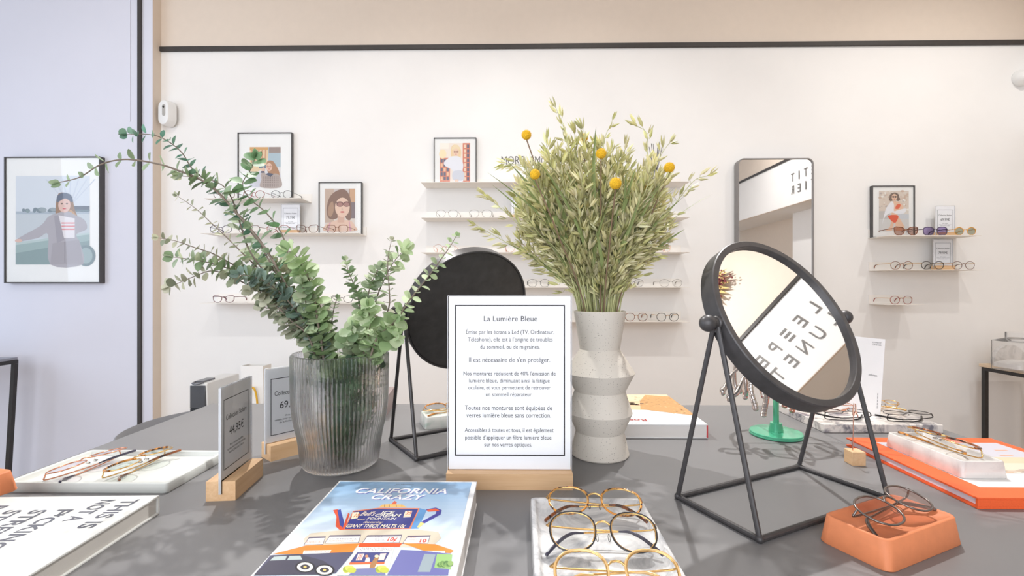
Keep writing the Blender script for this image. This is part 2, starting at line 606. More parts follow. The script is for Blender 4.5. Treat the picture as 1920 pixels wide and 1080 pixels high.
def art_river(mb, M):                    # woman in a grey suit and cap by a bridge rail
    A = Art(mb, M); rn = random.Random(2); asp = .8
    A.rect(0, 1, 0, 1, (206, 214, 222))
    A.rect(0, 1, .55, 1, (216, 222, 229))
    for k in range(7):
        A.poly([(.78 - .02 * k, .6), (.80 - .02 * k, .6), (.42 + .11 * k, .96), (.40 + .11 * k, .96)], (202, 210, 220))
    A.rect(0, 1, .57, .60, (168, 180, 190)); A.rect(0, 1, .3, .57, (196, 204, 208))
    for k in range(24):
        x = rn.uniform(0, 1); A.oval(x, .61 + rn.uniform(-.01, .015), rn.uniform(.02, .06), .02, rn.choice([(128, 146, 150), (150, 162, 168), (110, 126, 136)]))
    A.rect(.72, 1, .62, .66, (96, 104, 116))
    A.poly([(0, .25), (1, .36), (1, .27), (0, .13)], (150, 174, 172)); A.poly([(0, .25), (1, .36), (1, .34), (0, .22)], (182, 200, 198))
    A.poly([(0, .13), (1, .27), (1, 0), (0, 0)], (126, 150, 150))
    A.oval(.95, .1, .13, .12, (108, 128, 132)); A.oval(.95, .1, .09, .09, (150, 170, 170))
    A.blob([(.58, .80), (.74, .78), (.80, .62), (.84, .50), (.74, .42), (.64, .55), (.56, .50), (.54, .62)], (150, 112, 84))
    A.blob([(.74, .62), (.86, .50), (.80, .44), (.70, .50)], (196, 150, 104))
    A.blob([(.46, .55), (.34, .44), (.04, .30), (.03, .26), (.30, .30), (.44, .34), (.47, .0), (.90, .0), (.88, .22), (.82, .34), (.96, .40), (.93, .50), (.80, .56), (.7, .6)], (172, 166, 172))
    A.poly([(.56, .56), (.80, .52), (.80, .30), (.64, .30)], (232, 226, 228))
    for k in range(3):
        A.rect(.62, .80, .46 - .035 * k, .475 - .035 * k, (222, 138, 140))
    A.poly([(.52, .55), (.58, .56), (.66, .28), (.56, .24)], (154, 148, 156))
    A.poly([(.5, .24), (.86, .28), (.92, 0), (.47, 0)], (160, 152, 158))
    A.rect(.66, .672, .02, .26, (132, 126, 132))
    A.oval(.04, .27, .05, .02, (222, 180, 164))
    face(A, .66, .67, .085, (226, 186, 170), (206, 70, 76), None, asp)
    A.blob([(.56, .70), (.57, .78), (.66, .81), (.75, .78), (.77, .70), (.67, .745)], (82, 92, 112))


def art_crossing(mb, M):                 # woman in a checked jumper on a sunny street
    A = Art(mb, M)
    A.rect(0, 1, 0, 1, (226, 222, 220)); A.poly([(0, .3), (0, 1), (.62, 1), (.55, .5)], (232, 202, 160))
    for k in range(5):
        A.poly([(.04 + .11 * k, .62), (.08 + .11 * k, .62), (.10 + .11 * k, .95), (.05 + .11 * k, .95)], (206, 150, 110))
    A.rect(0, .62, .93, 1, (214, 160, 90)); A.rect(.6, 1, .5, 1, (170, 190, 200)); A.rect(.62, 1, .85, 1, (150, 130, 120))
    A.rect(.3, .55, .47, .56, (112, 124, 140)); A.poly([(0, 0), (1, 0), (1, .32), (0, .4)], (206, 206, 214))
    A.blob([(.55, .62), (.72, .66), (.84, .56), (.96, .36), (.92, .18), (.80, .22), (.6, .34)], (170, 120, 84))
    A.blob([(.36, 0), (.38, .2), (.36, .32), (.46, .42), (.54, .32), (.86, .34), (.99, .24), (1.0, 0)], (178, 160, 150))
    for i in range(9):
        for j in range(6):
            x, y = .45 + i * .058, .03 + j * .045
            if x < .97: A.oval(x, y, .014, .012, (116, 100, 98), 6)
    A.poly([(.52, .32), (.60, .36), (.78, .33), (.68, .26)], (72, 76, 96))
    A.blob([(.38, .42), (.44, .50), (.50, .44), (.46, .38)], (230, 186, 160)); A.rect(.36, .48, .36, .40, (60, 66, 92))
    face(A, .63, .5, .1, (232, 190, 164), (196, 96, 92), (196, 140, 120), .78)


def art_shades(mb, M):                   # portrait of a woman in sunglasses
    A = Art(mb, M)
    A.rect(0, 1, 0, 1, (222, 208, 196)); A.rect(0, .3, .2, 1, (196, 170, 150)); A.rect(.78, 1, .3, 1, (120, 104, 106)); A.rect(.82, 1, .68, 1, (206, 160, 120)); A.rect(.3, .8, .8, 1, (204, 192, 186))
    A.blob([(.42, .96), (.68, .97), (.84, .78), (.88, .45), (.84, .26), (.70, .30), (.6, .5), (.4, .3), (.14, .30), (.06, .5), (.16, .80)], (126, 92, 74))
    A.blob([(.10, .42), (.2, .34), (.3, .5), (.26, .7), (.14, .6)], (170, 132, 104))
    A.blob([(0, 0), (.02, .14), (.24, .22), (.42, .26), (.62, .26), (.86, .24), (1.0, .12), (1.0, 0)], (230, 192, 168))
    A.poly([(.42, .2), (.64, .2), (.66, .42), (.42, .44)], (214, 170, 146))
    face(A, .58, .56, .23, (234, 196, 172), (200, 96, 92), None, .74)
    for s in (0, 1):
        A.oval(.50 + .22 * s, .635, .115, .065, (110, 66, 58)); A.oval(.50 + .22 * s, .625, .09, .048, (166, 116, 104))
    A.rect(.36, .4, .66, .69, (90, 60, 54))
    A.poly([(.08, .0), (.13, .0), (.2, .21), (.16, .21)], (214, 150, 170)); A.poly([(.82, 0), (.88, 0), (.82, .23), (.79, .23)], (214, 150, 170))


def art_booth(mb, M):                    # woman in white beside a red glazed door
    A = Art(mb, M)
    A.rect(0, 1, 0, 1, (242, 228, 214)); A.rect(0, .34, 0, .62, (216, 122, 92)); A.rect(.76, 1, 0, 1, (214, 116, 84))
    for i in range(3):
        for j in range(5):
            A.rect(.03 + .1 * i, .1 + .1 * i, .04 + .115 * j, .13 + .115 * j, (90, 96, 118) if (i + j) % 3 else (238, 190, 150))
    for j in range(8):
        A.rect(.80, .87, .03 + .12 * j, .12 + .12 * j, (240, 206, 176)); A.rect(.9, .97, .03 + .12 * j, .12 + .12 * j, (78, 84, 110))
    A.oval(.1, .72, .12, .12, (250, 226, 180)); A.rect(0, .3, .85, 1, (250, 240, 226))
    A.blob([(.40, .92), (.58, .95), (.70, .82), (.68, .62), (.56, .6), (.38, .64)], (236, 204, 150))
    A.blob([(.14, .50), (.3, .62), (.44, .66), (.66, .64), (.78, .44), (.74, .22), (.78, .02), (.5, .0), (.46, .14), (.42, .3), (.2, .4)], (232, 232, 238))
    A.blob([(.44, .26), (.76, .28), (.80, .06), (.46, .04)], (206, 208, 218)); A.rect(.5, .62, 0, .06, (234, 196, 170))
    face(A, .54, .76, .10, (238, 200, 172), (206, 120, 110), (170, 120, 96), .8)
    A.blob([(.40, .82), (.44, .93), (.6, .95), (.66, .84), (.54, .86)], (238, 214, 172))


def art_beach(mb, M):                    # woman in an orange bikini and white shirt on a bright beach
    A = Art(mb, M); rn = random.Random(8)
    A.rect(0, 1, 0, 1, (226, 218, 206)); A.rect(0, 1, .5, 1, (222, 206, 190))
    for k in range(60):
        A.oval(rn.random(), rn.uniform(.5, 1), rn.uniform(.02, .07), rn.uniform(.01, .03), rn.choice([(236, 226, 214), (206, 178, 156), (214, 190, 172), (190, 176, 170), (244, 240, 232)]), 8)
    A.rect(0, 1, .30, .42, (206, 210, 214)); A.rect(0, 1, 0, .3, (214, 212, 208)); A.rect(0, .35, .3, .5, (196, 190, 186))
    A.poly([(.36, .1), (.46, .4), (.62, .4), (.86, .1), (.78, 0), (.2, 0)], (236, 190, 158)); A.poly([(.42, 0), (.56, 0), (.54, .22), (.5, .22)], (216, 210, 204))
    A.blob([(.44, .5), (.40, .66), (.5, .74), (.66, .72), (.8, .62), (.76, .52), (.62, .42), (.6, .36), (.4, .36)], (236, 192, 160))
    A.blob([(.26, .60), (.42, .74), (.5, .66), (.5, .5), (.62, .52), (.9, .56), (.84, .44), (.6, .42), (.42, .46), (.2, .36), (.1, .16), (.2, .5)], (240, 240, 244))
    A.blob([(.54, .56), (.6, .66), (.72, .66), (.66, .56)], (228, 92, 58))
    A.blob([(.29, .37), (.45, .40), (.64, .38), (.6, .26), (.52, .2), (.40, .26)], (230, 82, 50))
    A.oval(.51, .865, .16, .10, (112, 92, 80)); A.oval(.4, .8, .07, .05, (112, 92, 80)); A.oval(.63, .8, .07, .05, (112, 92, 80))
    face(A, .51, .84, .088, (238, 196, 166), (200, 90, 84), (60, 48, 48), .76)


def hang(label, px0, px1, py0, py1, y, dep, bar, ppx, art, **k):
    """frame from its outline and print outline in the photograph, set on the upright plane y"""
    a, b = WP(px0, py1, y), WP(px1, py0, y)
    w, h = b.x - a.x, b.z - a.z
    p, q = WP(ppx[0], ppx[3], y), WP(ppx[1], ppx[2], y)
    cx = (a.x + b.x) / 2
    return framed(label, w, h, dep, bar, (p.x - cx, q.x - cx, p.z - a.z, q.z - a.z), art, (cx, y, a.z), **k)


PF = 2.775
hang('large black-framed photo of a woman in a grey suit, hung on the side panel', 7, 187, 293, 531, PY - .036, .035, .0065, (27, 166, 329, 496), art_river)
t = hang('black-framed photo of a woman in a checked jumper, standing on the shelf behind the eucalyptus', 445, 547, 243, 374, PF, .022, .0045, (467, 525, 270, 346), art_crossing); t.location.z = zL[0] + .0003
t = hang('black-framed portrait of a woman in round sunglasses on the middle shelf', 597, 678, 340, 440, PF, .022, .0042, (608, 665, 352, 432), art_shades); t.location.z = zL[1] + .0003
t = hang('thin-framed photo of a woman in white by a red door, on the topmost long shelf', 813, 893, 251, 344, PF, .022, .0042, (824, 881, 261, 334), art_booth); t.location.z = zC[0] + .0003
t = hang('black-framed photo of a woman in an orange bikini on a wall shelf', 1636, 1716, 347, 445, PF, .022, .0042, (1650, 1706, 357, 432), art_beach); t.location.z = zR[0] + .0003

# ================================================================== wall lettering, mirror and small fittings
LM = Matrix.Translation((0, WALL_Y - .0012, 0)) @ UPRIGHT
letter_grey = plain('lettering_grey', (104, 100, 98), .6, vary=.02)
for word, a, b, lab in (('MORE', 940, 982, 'thin grey capitals of the first word on the white wall, left of the oats'), ('AMOUR,', 992, 1049, 'thin grey capitals with a comma on the white wall, mostly hidden by the oats')):
    p, q = WP(a, 309, WALL_Y), WP(b, 309, WALL_Y)
    mb = MB()
    write(mb, word, p.x, q.x, p.z, 16.0 * WALL_Y / FPX, 0, LM, off=-.006)
    tag(mb.build('wall_lettering', letter_grey), lab, 'lettering', 'words on the wall')

mirror_glass = plain('mirror_silver', (243, 243, 243), .012, 1.0, vary=0)
my = 2.745
a, b = WP(1384, 620, my), WP(1526, 296, my)
w, h = b.x - a.x, b.z - a.z
t = thing('wall_mirror', 'tall mirror with rounded corners and thin dark frame hung on the white wall', 'mirror', ((a.x + b.x) / 2, my, a.z))
mb = MB()
mb.rings([rrect(w, h, .035, 8, -.05, 0, h / 2), rrect(w, h, .035, 8, 0, 0, h / 2), rrect(w - .012, h - .012, .030, 8, 0, 0, h / 2), rrect(w - .012, h - .012, .030, 8, -.05, 0, h / 2)], UPRIGHT, closed=True)
mb.build('frame', plain('mirror_frame_grey', (138, 134, 132), .45, .2), t)
mb = MB(); mb.rings([rrect(w - .0125, h - .0125, .030, 8, -.049, 0, h / 2), rrect(w - .0125, h - .0125, .030, 8, -.006, 0, h / 2)], UPRIGHT)
mb.build('mirror_glass', mirror_glass, t)

white_plastic = plain('white_plastic', (238, 238, 236), .35, vary=.01)
p = WP(311, 212, 2.76)
t = thing('alarm_sensor', 'small white rounded alarm sensor with a dark slot, fixed in the wall corner', 'sensor', (p.x, 2.765, p.z - .075), radians(-18))
mb = MB(); mb.rings([rrect(.088, .146, .043, 8, -.028, 0, .075), rrect(.088, .146, .043, 8, .012, 0, .075), rrect(.080, .138, .039, 8, .020, 0, .075), rrect(.062, .12, .030, 8, .024, 0, .075)], UPRIGHT)
mb.build('sensor_body', white_plastic, t)
mb = MB(); mb.rings([rrect(.024, .066, .011, 6, .020, .012, .085), rrect(.024, .066, .011, 6, .026, .012, .085)], UPRIGHT)
lp = mb.build('lens_strip', plain('sensor_grey', (176, 172, 166), .2, vary=.02), t)
mb = MB(); mb.ball((.012, -.027, .103), .006, 10, 6)
mb.build('sensor_eye', plain('sensor_dark', (50, 48, 46), .2, vary=0), lp)
p = WP(1925, 142, 2.76)
t = thing('motion_detector', 'white domed detector at the far right end of the back wall', 'detector', (p.x, 2.799, p.z))
mb = MB(); mb.lathe([(.045, 0), (.045, .02), (.038, .045), (.02, .06), (.004, .064)], 28, UPRIGHT)
mb.build('detector_body', white_plastic, t)

# ================================================================== side furniture: two consoles, round tray table and what stands on it
oak_top = wood('oak_top', (222, 196, 164), (236, 214, 186), 'y', .6)
steel_black = plain('steel_black', (56, 54, 54), .45, .3, vary=.1)
x0 = WP(1848, 690, 2.70).x
zt = WP(1845, 681, 2.74).z
t = thing('console_table', 'console table with pale wood top and black frame at the right wall', 'table', (x0, 1.35, 0))
mb = MB(); mb.box(0, .28, 0, 1.39, zt - .018, zt); mb.build('table_top', oak_top, t, bev=.002)
for q, (lx, ly) in enumerate(((.006, 1.36), (.254, 1.36), (.006, .01), (.254, .01))):
    mb = MB(); mb.box(lx, lx + .02, ly, ly + .02, 0, zt - .038); mb.build('leg', steel_black, t)
mb = MB()
for s in (.006, .254): mb.box(s, s + .02, .01, 1.38, zt - .038, zt - .0185)
for s in (.01, 1.36): mb.box(.026, .254, s, s + .02, zt - .038, zt - .0185)
mb.build('top_frame', steel_black, t)

glass_jar = clear('jar_glass', (.99, .99, .99), 1.15, 0, (240, 240, 240), .08)
t = thing('glass_jar', 'square clear glass jar with short neck on the pale wood console', 'jar', (WP(1910, 670, 2.5).x, 2.50, zt + .0005), radians(3))
mb = MB()
mb.rings([rrect(.15, .15, .02, 6, 0), rrect(.152, .152, .02, 6, .01), rrect(.152, .152, .02, 6, .15), rrect(.11, .11, .05, 6, .162), rrect(.10, .10, .049, 6, .166), rrect(.10, .10, .049, 6, .195), rrect(.092, .092, .045, 6, .195), rrect(.092, .092, .045, 6, .16), rrect(.142, .142, .016, 6, .148), rrect(.142, .142, .016, 6, .012)])
mb.build('jar_body', glass_jar, t)
mb = MB(); mb.rings([rrect(.136, .136, .016, 6, .0125), rrect(.136, .136, .016, 6, .035), rrect(.08, .08, .03, 6, .05)])
mb.build('jar_filling', plain('jar_white', (240, 236, 232), .7, vary=.05, nscale=60), t)
t = thing('marble_disc', 'grey veined half-round marble piece leaning behind the glass jar', 'ornament', (WP(1892, 665, 2.66).x, 2.665, zt + .0005))
mb = MB()
mb.prism([(.085 * cos(a), .085 * sin(a) + .03) for a in [radians(-20 + 220 * k / 22) for k in range(23)]], -.012, .012, UPRIGHT)
mb.shift((0, 0, -mb.zmin())); mb.build('disc', marble('marble_grey', (222, 218, 214), (176, 170, 168), 12, .3), t, bev=.002)

p = WP(27, 670, 2.6)
zt2 = p.z
t = thing('console_table', 'dark steel console table with slightly splayed leg beside the side panel', 'table', (p.x, 1.5, 0))
mb = MB(); mb.box(-.42, .008, 0, 1.11, zt2 - .014, zt2); mb.build('table_top', plain('slate_top', (150, 152, 162), .35, .2, vary=.03), t, bev=.001)
mb = MB()
mb.box(-.42, .01, 0, .018, zt2 - .034, zt2 - .0145); mb.box(-.42, .01, 1.094, 1.112, zt2 - .034, zt2 - .0145); mb.box(-.01, .01, .018, 1.094, zt2 - .034, zt2 - .0145)
mb.build('top_frame', steel_black, t)
for ly in (.0, 1.092):
    for lx, dx in ((-.01, -.05), (-.42, .0)):
        mb = MB(); mb.add([(lx, ly, zt2 - .035), (lx + .02, ly, zt2 - .035), (lx + .02, ly + .02, zt2 - .035), (lx, ly + .02, zt2 - .035), (lx + dx, ly, 0), (lx + dx + .02, ly, 0), (lx + dx + .02, ly + .02, 0), (lx + dx, ly + .02, 0)],
                          [(0, 1, 2, 3), (7, 6, 5, 4), (0, 4, 5, 1), (1, 5, 6, 2), (2, 6, 7, 3), (3, 7, 4, 0)])
        mb.build('leg', steel_black, t)

tray_grey = plain('tray_grey', (150, 150, 153), .4, .1, vary=.04)
TTX, TTY, TTZ, TTR = -1.43, 2.28, .585, .40
t = thing('tray_table', 'round dark grey tray table with raised rim standing beyond the display table', 'table', (TTX, TTY, 0))
mb = MB(); mb.lathe([(TTR - .06, TTZ - .05), (TTR - .03, TTZ - .045), (TTR - .004, TTZ - .01), (TTR, TTZ), (TTR - .006, TTZ + .003), (TTR - .012, TTZ - .002), (TTR - .035, TTZ - .034), (TTR - .06, TTZ - .04), (.001, TTZ - .04)][::1], 72)
mb.build('tray', tray_grey, t)
mb = MB(); mb.lathe([(.17, 0), (.17, .012), (.025, .02), (.02, .05), (.02, TTZ - .052), (.001, TTZ - .051)], 32)
mb.build('pedestal', steel_black, t)
tz = TTZ - .04
p0 = WP(354, 780, 2.25); p1 = WP(386.5, 780, 2.25)
w = p1.x - p0.x; hh = WP(370, 721, 2.25).z - tz
t = thing('coffee_machine', 'small white and black capsule coffee machine on the round tray table', 'coffee machine', ((p0.x + p1.x) / 2, 2.25, tz + .0005), radians(0))
mb = MB(); mb.rings([[(-w / 2, y, z), (w / 2, y, z), (w / 2, y2, z), (-w / 2, y2, z)] for y, y2, z in ((.012, .27, 0), (.012, .27, hh * .5), (.004, .27, hh - .006), (.008, .268, hh), (.012, .262, hh + .006))])
mb.build('machine_body', white_plastic, t, bev=.004)
mb = MB(); mb.box(-w / 2 + .005, w / 2 - .005, .0, .011, hh * .52, hh - .006)
mb.build('front_panel', plain('machine_grey', (88, 90, 94), .25, .3, vary=.05), t, bev=.002)
mb = MB(); mb.box(-w / 2 + .005, w / 2 - .005, .002, .011, .0, hh * .515)
for i in range(8):
    for j in range(14):
        mb.box(-w / 2 + .008 + i * (w - .016) / 8, -w / 2 + .008 + (i + .7) * (w - .016) / 8, .0008, .002, .01 + j * (hh * .49 - .012) / 14, .01 + (j + .7) * (hh * .49 - .012) / 14)
mb.build('front_grille', plain('machine_black', (34, 34, 36), .45, vary=.05), t)
mb = MB(); mb.tube([(-w * .25, .012, hh + .008), (-w * .22, -.008, hh + .006), (0, -.018, hh + .004), (w * .22, -.008, hh + .006), (w * .25, .012, hh + .008)], .005, 8); mb.box(-w * .25, w * .25, .012, .10, hh + .0062, hh + .014)
mb.build('lever', plain('machine_lever', (120, 122, 128), .3, .4, vary=.04), t, bev=.001)

p0, p1 = WP(464, 740, 2.36), WP(505, 740, 2.36)
w = p1.x - p0.x; hh = WP(470, 683, 2.36).z - tz
t = thing('paper_bag', 'white paper bag with a yellow cord handle standing on the round tray table', 'bag', ((p0.x + p1.x) / 2, 2.34, tz + .0005), 0)
mb = MB(); o = lambda y: [(-w / 2, -.045 + y, 0), (w / 2, -.045 + y, 0), (w / 2, .045 - y, 0), (-w / 2, .045 - y, 0)]
mb.rings([[(x, y, z) for x, y, _ in o(d)] for z, d in ((0, 0), (hh * .5, .012), (hh, .006))] + [[(x * .97, y * .95, z) for x, y, _ in o(d)] for z, d in ((hh, .006), (hh * .5, .012), (.002, 0))])
mb.build('bag_body', plain('bag_paper', (240, 238, 234), .7, vary=.015), t)
mb = MB(); mb.tube(catmull([(-w * .30, -.0465, hh * .30), (-w * .27, -.049, hh * .52), (-w * .18, -.0515, hh * .66), (w * .15, -.0515, hh * .67), (w * .27, -.049, hh * .52), (w * .3, -.0465, hh * .3)], 5), .0045, 8)
mb.build('cord_handle', plain('cord_yellow', (224, 172, 46), .7, vary=.1, nscale=200), t)

# reed diffuser on the topmost long shelf
p = WP(1231, 338, 2.7)
t = thing('reed_diffuser', 'reed diffuser with dark sticks on the topmost long shelf behind the oats', 'diffuser', (p.x, 2.72, zC[0] + .0003))
mb = MB(); mb.lathe([(.028, 0), (.03, .004), (.03, .058), (.014, .066), (.013, .08), (.011, .08), (.012, .064), (.026, .055), (.026, .006), (.001, .006)], 24); mb.build('bottle', glass_jar, t)
mb = MB(); mb.lathe([(.0245, .0065), (.0245, .03), (.001, .03)], 20); mb.build('oil', plain('oil_dark', (60, 54, 60), .3, vary=.02), t)
for k in range(6):
    mb = MB(); a = k * 1.05; mb.tube([(-.008 * cos(a), -.008 * sin(a), .032), (.012 * cos(a) * 1.2, .012 * sin(a), .10), (.036 * cos(a), .02 * sin(a), .21 + .012 * (k % 3))], .0016, 6)
    mb.build('reed', plain('reed_black', (44, 40, 42), .7, vary=.05), t)
# ================================================================== eyeglasses
def outline(shape, w, h, side, n):
    out = []
    e = {'round': 2.0, 'panto': 2.25, 'cat': 2.3, 'square': 3.0, 'aviator': 2.4, 'hex': 2.0}[shape]
    for k in range(n):
        a = 2 * pi * k / n
        c, s = cos(a), sin(a)
        x = w / 2 * math.copysign(abs(c) ** (2 / e), c); z = h / 2 * math.copysign(abs(s) ** (2 / e), s)
        if shape == 'hex':
            q = cos(pi / 6) / cos(((a + pi / 6) % (pi / 3)) - pi / 6)
            q = q * .75 + .25
            x *= q * 1.04; z *= q * 1.04
        tz = z / (h / 2)
        if shape in ('panto', 'round'): x *= 1 + .06 * tz
        if shape == 'square': x *= 1 + .07 * tz
        if shape == 'aviator':
            x *= 1 + .10 * tz
            if z < 0: z += -.10 * h * side * x / (w / 2) * .5
        if shape == 'cat':
            x *= 1 + .10 * tz
            if z > 0: z += .22 * h * max(0.0, side * x / (w / 2)) ** 1.6
        out.append((x, z))
    return out


def rect_matrix(rx):
    return Matrix.Rotation(rx, 4, 'X')


def glasses(label, loc, rotz, group, shape='panto', lw=.050, lh=.043, gap=.019, rim='metal_black', rr=.0012, temple=None, tip=None,
            lens=None, brow=None, bridge=None, pose='stand', tilt=30, detail=1, name='eyeglasses', tlen=.10, rimflat=1.0, cat='glasses', drop=0.0, shell=None):
    """one pair of glasses; stands open on its rims and temple tips, or lies on folded temples"""
    t = thing(name, label, cat, loc, rotz, group)
    M_ = MATS
    temple = temple or rim; tip = tip or (shell or rim); bridge = bridge or rim
    parts = []                                             # (name, mb, material, parent index)
    n = 28 if detail else 18; sg = 8 if detail else 5
    cx = gap / 2 + lw / 2
    bend = lambda X: .55 * X * X
    for s in (-1, 1):
        pts = [(s * cx + x, bend(s * cx + x), z) for x, z in outline(shape, lw, lh, s, n)]
        mb = MB(); mb.tube(pts, rr, sg, True, flat=rimflat); parts.append(('rim', mb, M_[rim], None))
        if brow:
            q = [(s * cx + x * 1.01, bend(s * cx + x) - .0006, z * 1.01) for x, z in outline(shape, lw, lh, s, n) if z > -.02 * lh]
            q.sort(key=lambda p: atan2(p[2], p[0] - s * cx))
            mb = MB(); mb.tube(q, rr * 1.7, sg); parts.append(('brow_bar', mb, M_[brow], None))
        if shell:
            q = [(s * cx + x * 1.035, bend(s * cx + x) - .0004, z * 1.035) for x, z in outline(shape, lw, lh, s, n)]
            mb = MB(); mb.tube(q, rr * 1.05, sg, True); parts.append(('rim_shell', mb, M_[shell], None))
        mb = MB()
        L = [(s * cx + x * .985, bend(s * cx + x), z * .985) for x, z in outline(shape, lw, lh, s, n)]
        c = (s * cx, bend(s * cx) - .0008, 0)
        mb.add([c] + L, [(0, i + 1, (i + 1) % n + 1) for i in range(n)])
        parts.append(('lens', mb, lens or M_['lens_clear'], None))
    zb = lh * .20
    mb = MB(); mb.tube([(-gap / 2 - .001, .0003, zb - .003), (-gap / 4, -.0012, zb + .0012), (0, -.0016, zb + .002), (gap / 4, -.0012, zb + .0012), (gap / 2 + .001, .0003, zb - .003)], max(rr * 1.1, .0011), sg)
    parts.append(('bridge', mb, M_[bridge], None))
    if detail:
        for s in (-1, 1):
            mb = MB(); mb.ball((s * (gap / 2 - .0028), .0065, -lh * .10), .0038, 8, 6, sc=(.45, .55, 1.35))
            mb.tube([(s * (gap / 2 + .0004), .0015, 0), (s * (gap / 2 - .0005), .006, .001), (s * (gap / 2 - .002), .0068, -lh * .08)], .0005, 5)
            parts.append(('nose_pad', mb, lens_clear, None))
    hx = cx + lw / 2 + .002; hz = lh * (.34 if shape == 'cat' else .24)
    hy = bend(hx) + .004
    tr = max(rr, .0011)
    for s in (-1, 1):
        if pose == 'stand':
            P = [(s * (hx - .0025), bend(hx) - .0003, hz), (s * hx, hy, hz), (s * (hx + .001), hy + tlen * .5, hz + .0005), (s * hx, hy + tlen, hz - .001)]
            Q = [(s * hx, hy + tlen * .86, hz - .0006), (s * hx, hy + tlen, hz - .0012), (s * (hx - .001), hy + tlen + .012, hz - .008), (s * (hx - .003), hy + tlen + .024, -lh / 2 + .004 - rr), (s * (hx - .004), hy + tlen + .028, -lh / 2 + .0015 - rr * .3)]
        else:
            dy = .006 if s < 0 else .011
            e = -s * (hx - .030)
            P = [(s * (hx - .0025), bend(hx) - .0003, hz), (s * hx, hy, hz), (s * (hx - .004), hy + dy, hz), (e * .2, hy + dy + .004, hz - .002), (e, hy + dy + .003, hz - .004)]
            Q = [(e * .6, hy + dy + .0036, hz - .0032), (e, hy + dy + .003, hz - .004), (e - s * .014, hy + dy + .002, hz - .012), (e - s * .030, hy + dy + .0, hz - .028), (e - s * .034, hy + dy, hz - .033)]
        mb = MB(); mb.tube(catmull(P, 4 if detail else 2), tr, sg); parts.append(('temple', mb, M_[temple], None))
        ti = len(parts) - 1
        c = catmull(Q, 4 if detail else 2); k = len(c)
        mb = MB(); mb.tube(c, [tr * 1.02 + (.0011 if detail else .0008) * min(1, 3.0 * i / k) * (1 if i < k - 1 else .6) for i in range(k)], sg); parts.append(('temple_tip', mb, M_[tip], ti))
    R = Matrix.Identity(4) if pose == 'stand' else rect_matrix(radians(-(90 - tilt)))
    for p in parts: p[1].v = [R @ v for v in p[1].v]
    lo = min(p[1].zmin() for p in parts)
    objs = []
    for nm, mb, mt, pi_ in parts:
        mb.shift((0, 0, -lo + .0003 + drop))
        objs.append(mb.build(nm, mt, objs[pi_] if pi_ is not None else t, sharp=60))
    return t


plain('metal_black', (46, 44, 44), .3, .6, vary=0)
plain('metal_wire', (120, 112, 104), .28, .8, vary=0)
plain('metal_gold', (226, 184, 120), .2, 1.0, vary=0)
plain('metal_rose', (224, 160, 128), .2, 1.0, vary=0)
plain('metal_gun', (126, 118, 114), .25, .9, vary=0)
plain('acetate_black', (40, 38, 40), .15, vary=0, coat=.5)
plain('acetate_ink', (62, 60, 78), .2, vary=0, coat=.4)
plain('acetate_red', (150, 66, 58), .18, vary=.2, nscale=300, coat=.4)
plain('acetate_brown', (108, 66, 50), .18, vary=.2, nscale=300, coat=.4)
plain('acetate_wine', (104, 46, 54), .18, vary=.15, nscale=300, coat=.4)
plain('acetate_honey', (226, 160, 58), .18, vary=.2, nscale=250, coat=.4)
plain('acetate_champagne', (232, 190, 130), .2, .35, vary=.1, nscale=200, coat=.4)
plain('acetate_plum', (70, 58, 84), .18, vary=.1, coat=.4)
tortoise('tortoise'); tortoise('tortoise_dark', (150, 84, 40), (48, 26, 20), 120)
lens_brown = clear('lens_brown', (.62, .42, .36), 1.45)
lens_purple = clear('lens_purple', (.42, .34, .62), 1.45)
lens_green = clear('lens_green', (.46, .48, .38), 1.45)
lens_rose = clear('lens_rose', (.96, .76, .71), 1.5)
lens_lilac = clear('lens_lilac', (.90, .84, .94), 1.5)
lens_mint = clear('lens_mint', (.80, .88, .83), 1.5)

# ---- on the wall shelves (standing open)
SG = 'eyeglasses on the wall shelves'


def on_shelf(pxc, z, label, **k):
    p = WP(pxc, 500, 2.672)
    k.setdefault('lw', .050); k.setdefault('lh', .043); k.setdefault('detail', 0)
    return glasses(label, (p.x, 2.672, z + .0003), 0, SG, **k)


S1 = dict(rr=.0011)
on_shelf(420, zL[0], 'thin red-brown eyeglasses half hidden by eucalyptus, first on the shelf under the largest photo', shape='panto', rim='acetate_brown', rr=.0016)
on_shelf(476, zL[0], 'red round eyeglasses in the middle of the shelf under the largest photo', shape='round', rim='acetate_red', rr=.0017)
on_shelf(528, zL[0], 'black round eyeglasses at the free end of the shelf under the largest photo', shape='round', rim='acetate_black', rr=.0015)
on_shelf(414, zL[1], 'dark navy round eyeglasses, first on the five-pair shelf behind the eucalyptus', shape='round', rim='acetate_plum', rr=.0017, lw=.052)
on_shelf(467, zL[1], 'brown eyeglasses, second on the five-pair shelf behind the eucalyptus', shape='panto', rim='acetate_brown', rr=.0016)
on_shelf(521, zL[1], 'bright red eyeglasses in front of the small price sign on the five-pair shelf', shape='panto', rim='acetate_red', rr=.0016, lw=.053)
on_shelf(576, zL[1], 'dark brown eyeglasses between the price sign and the sunglasses portrait', shape='cat', rim='acetate_brown', rr=.0017)
on_shelf(632, zL[1], 'amber tortoise eyeglasses standing before the sunglasses portrait', shape='square', rim='tortoise_dark', rr=.0017)
on_shelf(419, zL[2], 'wine red cat-eye glasses on the lowest shelf, clear of the eucalyptus leaves', shape='cat', rim='acetate_wine', rr=.0018, lh=.036)
on_shelf(553, zL[2], 'orange-red eyeglasses almost hidden behind the eucalyptus stems on the lowest shelf', shape='panto', rim='acetate_honey', rr=.0018)
on_shelf(641, zL[2], 'black cat-eye glasses on the lowest shelf between two eucalyptus branches', shape='cat', rim='acetate_black', rr=.0016, lh=.036)
on_shelf(838, zC[1], 'thin wire eyeglasses, outermost under the framed red-door photo', shape='aviator', rim='metal_wire', rr=.0008)
